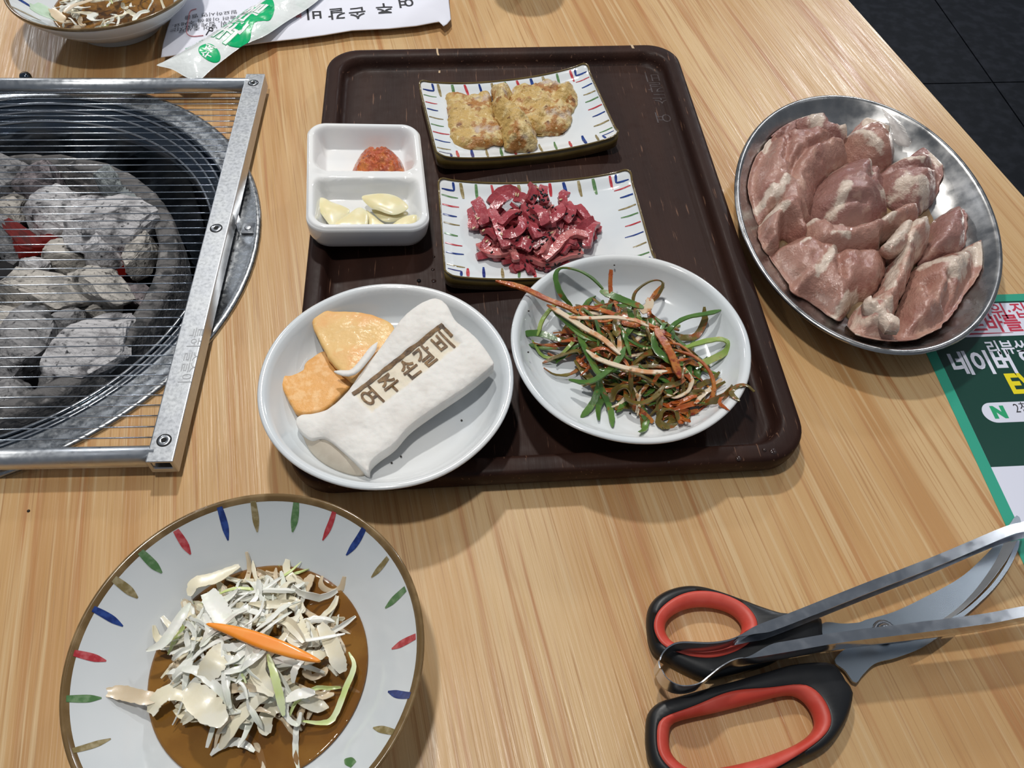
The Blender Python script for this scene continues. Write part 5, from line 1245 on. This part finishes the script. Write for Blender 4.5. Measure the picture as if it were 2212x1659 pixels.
def handle(outer, hole, name, z0=.05, z1=1.35):
    zr = 1.2
    o_ = ccw(smooth_ring([p.xy for p in z9(outer, zr)], 140)); h_ = ccw(smooth_ring([p.xy for p in z9(hole, zr)], 100))
    O, I = polar_fit(o_, h_, 128)
    def L(f, z): return [Vector((*(a.lerp(b, f)), z)) for a, b in zip(I, O)]
    def D(d, z, fromin): # offset in cm from one of the outlines
        out = []
        for a, b in zip(I, O):
            ln = (b-a).length; out.append(Vector((*(a+(b-a)*min(1, d/ln)), z)) if fromin else Vector((*(b-(b-a)*min(.45, d/ln)), z)))
        return out
    rings = [D(.75, z0, True), D(.45, z0, False), D(.12, z0+.2, False), D(0, z0+.5, False), D(.03, z1-.45, False), D(.18, z1-.15, False), D(.45, z1, False), D(.85, z1, True), D(.72, z1-.05, True), D(.7, z1-.3, True), D(.75, z0, True)]
    V, F = loft(rings); hd = mk(name, V, F, BLKPL, sci)
    rings = [D(.78, z1-.25, True), D(.76, z1+.02, True), D(.55, z1+.05, True), D(.22, z1-.12, True), D(.02, z1-.45, True), D(0, z0+.55, True), D(.12, z0+.2, True), D(.4, z0+.03, True), D(.75, z0+.03, True)]
    V, F = loft(rings); setp(mk('finger_grip_ring', V, F, REDRB, hd), 'red rubber lining of the finger hole')
handle([(103, 690), (130, 610), (200, 555), (300, 524), (400, 524), (520, 555), (640, 600), (760, 648), (900, 690), (1075, 702), (1092, 780), (1090, 872), (940, 885), (800, 960), (640, 1010), (500, 1042), (420, 1042), (300, 990), (200, 935), (140, 890), (108, 800)],
       [(205, 765), (235, 695), (330, 645), (450, 635), (560, 660), (625, 710), (640, 770), (590, 830), (480, 860), (350, 865), (245, 835)], 'handle')
handle([(97, 1330), (110, 1240), (165, 1180), (260, 1150), (420, 1105), (640, 1045), (800, 1000), (950, 962), (1130, 955), (1190, 1000), (1232, 1070), (1266, 1115), (1250, 1220), (1200, 1330), (1120, 1430), (1000, 1500), (850, 1560), (600, 1625), (350, 1645), (200, 1610), (130, 1540), (100, 1440)],
       [(228, 1390), (240, 1310), (300, 1275), (500, 1230), (700, 1180), (880, 1135), (960, 1145), (1020, 1200), (1052, 1280), (1030, 1350), (930, 1420), (750, 1490), (550, 1540), (380, 1560), (290, 1520), (240, 1460)], 'handle')
def plate2(pts, z0, z1, m_, name, parent, n=160, smooth_=True, zr=None):
    rg = smooth_ring([p.xy for p in z9(pts, zr or z1)], n) if smooth_ else [p.xy for p in z9(pts, zr or z1)]
    V, F, _ = solid2(rg, lambda x, y, f: z1, lambda x, y, f: z0, .45, ())
    return sharp(mk(name, V, F, m_, parent), 35)
plate2([(1150, 950), (1240, 870), (1400, 830), (1600, 780), (1830, 700), (2000, 560), (2100, 430), (2165, 300), (2186, 272), (2178, 330), (2130, 430), (2050, 540), (1950, 640), (1850, 725), (1760, 800), (1640, 880), (1500, 935), (1380, 968), (1310, 1030), (1265, 1078), (1210, 1010)], .45, .62, BLADE, 'blade', sci)
b1 = plate2([(1080, 745), (1200, 745), (1290, 738), (1330, 722), (1480, 680), (1650, 600), (1850, 490), (1985, 372), (2080, 265), (2130, 190), (2168, 140), (2188, 150), (2196, 200), (2170, 290), (2100, 410), (2000, 540), (1900, 640), (1800, 720), (1700, 780), (1600, 830), (1400, 852), (1230, 852), (1085, 868)], .66, .82, BLADE, 'blade', sci)
plate2([(1660, 785), (1800, 690), (1900, 600), (1990, 490), (2060, 380), (2110, 270), (2150, 215), (2185, 195), (2168, 290), (2098, 410), (1998, 540), (1898, 640), (1798, 718), (1740, 755)], .815, .835, BLADED, 'cutting_bevel', b1)
pv = z9([(1432, 790)], .85)[0]
V, F = lathe(pv.xy, [(.68, .82), (.7, .88), (.62, .93), (.5, .93), (.48, .88)], 48)
V = [v if math.hypot(v.x-pv.x, v.y-pv.y) < .6 else Vector((pv.x+(v.x-pv.x)*(1+.04*(i % 2)), pv.y+(v.y-pv.y)*(1+.04*(i % 2)), v.z)) for i, v in enumerate(V)]
s = mk('pivot_washer', V, F, STEEL, sci)
V, F = lathe(pv.xy, [(.46, .86), (.46, 1.0), (.36, 1.12), (.2, 1.14), (.17, 1.05), (0, 1.05)], 32); mk('pivot_screw', V, F, STEELP, s)

# ------------------------------------------------------------------ tongs lying over the scissors
tg = root('tongs', (*P(1800, 1380).xy, 1.4), 'shiny steel food tongs lying across the scissors', 'tongs')
tp = [(2420, 110), (2212, 172), (2085, 208), (1700, 370), (1300, 525), (900, 684), (720, 752), (640, 798), (560, 832), (450, 848), (290, 845), (220, 870), (178, 918), (170, 970), (200, 1040), (260, 1085), (330, 1095), (400, 1078), (450, 1040), (520, 985), (600, 945), (700, 935), (900, 902), (1200, 850), (1600, 800), (2000, 748), (2212, 708), (2420, 675)]
def tzz(a): return 3.1+.35*max(0, (a-600)/1600)
path = [P(1360+a*S9, 1060+b*S9, tzz(a)) for a, b in tp]
pt = spline(path, 220)
# inside direction: towards the axis between the arms
axA = P(1360+150*S9, 1060+960*S9, 3); axB = P(1360+2300*S9, 1060+430*S9, 3); axd = (axB-axA).xy.normalized(); axn = Vector((-axd.y, axd.x))
ringsT = []; hW = 1.7
for i, p in enumerate(pt):
    t = (pt[min(i+1, 219)]-pt[max(i-1, 0)]); t.z = 0; t.normalize(); s = Vector((-t.y, t.x, 0))
    # fraction along the arm (0 at loop)
    along = (p.xy-axA.xy).dot(axd)
    fl_ = sst(4.5, 7.0, along)*.6
    side = 1 if (p.xy-axA.xy).dot(axn) > 0 else -1
    inw = Vector((-axn.x*side, -axn.y*side, 0)); th = s*.05
    if inw.dot(s) < 0: s_in = -s
    else: s_in = s
    z1 = p.z; z0 = p.z-hW*(1-.12*sst(4.5, 7, along))
    o_ = p.copy()
    def at(dx, z): return Vector((o_.x+s_in.x*dx, o_.y+s_in.y*dx, z))
    ringsT.append([at(fl_, z0+.0), at(0.0, z0), at(-.14*min(1, fl_*3), (z0+z1)/2), at(0, z1), at(fl_, z1), at(fl_, z1-.07), at(.07, z1-.09), at(.07-.14*min(1, fl_*3), (z0+z1)/2), at(.07, z0+.09), at(fl_, z0+.07)])
V, F = loft(ringsT, cap0=True, cap1=True); sharp(mk('spring_strip', V, F, STEELP, tg, fix=True), 50)

# ------------------------------------------------------------------ cup just beyond the back edge of the picture, crumbs, drops
V, F = lathe((-1.7, 91.0), [(2.5, 0), (2.6, .2), (3.7, 9.0), (3.62, 9.05), (3.5, 8.9), (2.5, .4), (0, .35)], 48)
setp(mk('steel_cup', V, F, STEEL), 'small steel cup standing at the back beyond the tray', 'cup')
V, F = lathe(P(905, 607, .96).xy, [(.0, .95), (.16, .97), (.17, 1.03), (0, 1.09)], 10); setp(mk('sesame_seed', V, F, BSES), 'single black sesame seed on the tray left of the middle plate', 'sesame seed')
for i, (u, v, r) in enumerate(((935, 582, .16), (937, 607, .2), (937, 555, .13), (1595, 990, .2), (1670, 975, .25), (1444, 998, .13), (1651, 972, .15))):
    p = P(u, v, 2.2 if u > 1000 else .95); 
    V, F = lathe(p.xy, [(r, p.z), (r*.9, p.z+.04), (r*.5, p.z+.08), (0, p.z+.09)], 14)
    setp(mk('liquid_drop', V, F, DROP), 'brown liquid drop on the dark tray beside the middle plate' if u < 1000 else 'clear water drop on the front rim of the dark tray', 'drop', 'drops by the middle plate' if u < 1000 else 'drops on the front tray rim')
V, F = lathe(P(62, 1104).xy, [(.1, 0), (.1, .05), (0, .09)], 8); setp(mk('crumb', V, F, SPECK), 'tiny dark crumb on the table at the far left front', 'crumb')
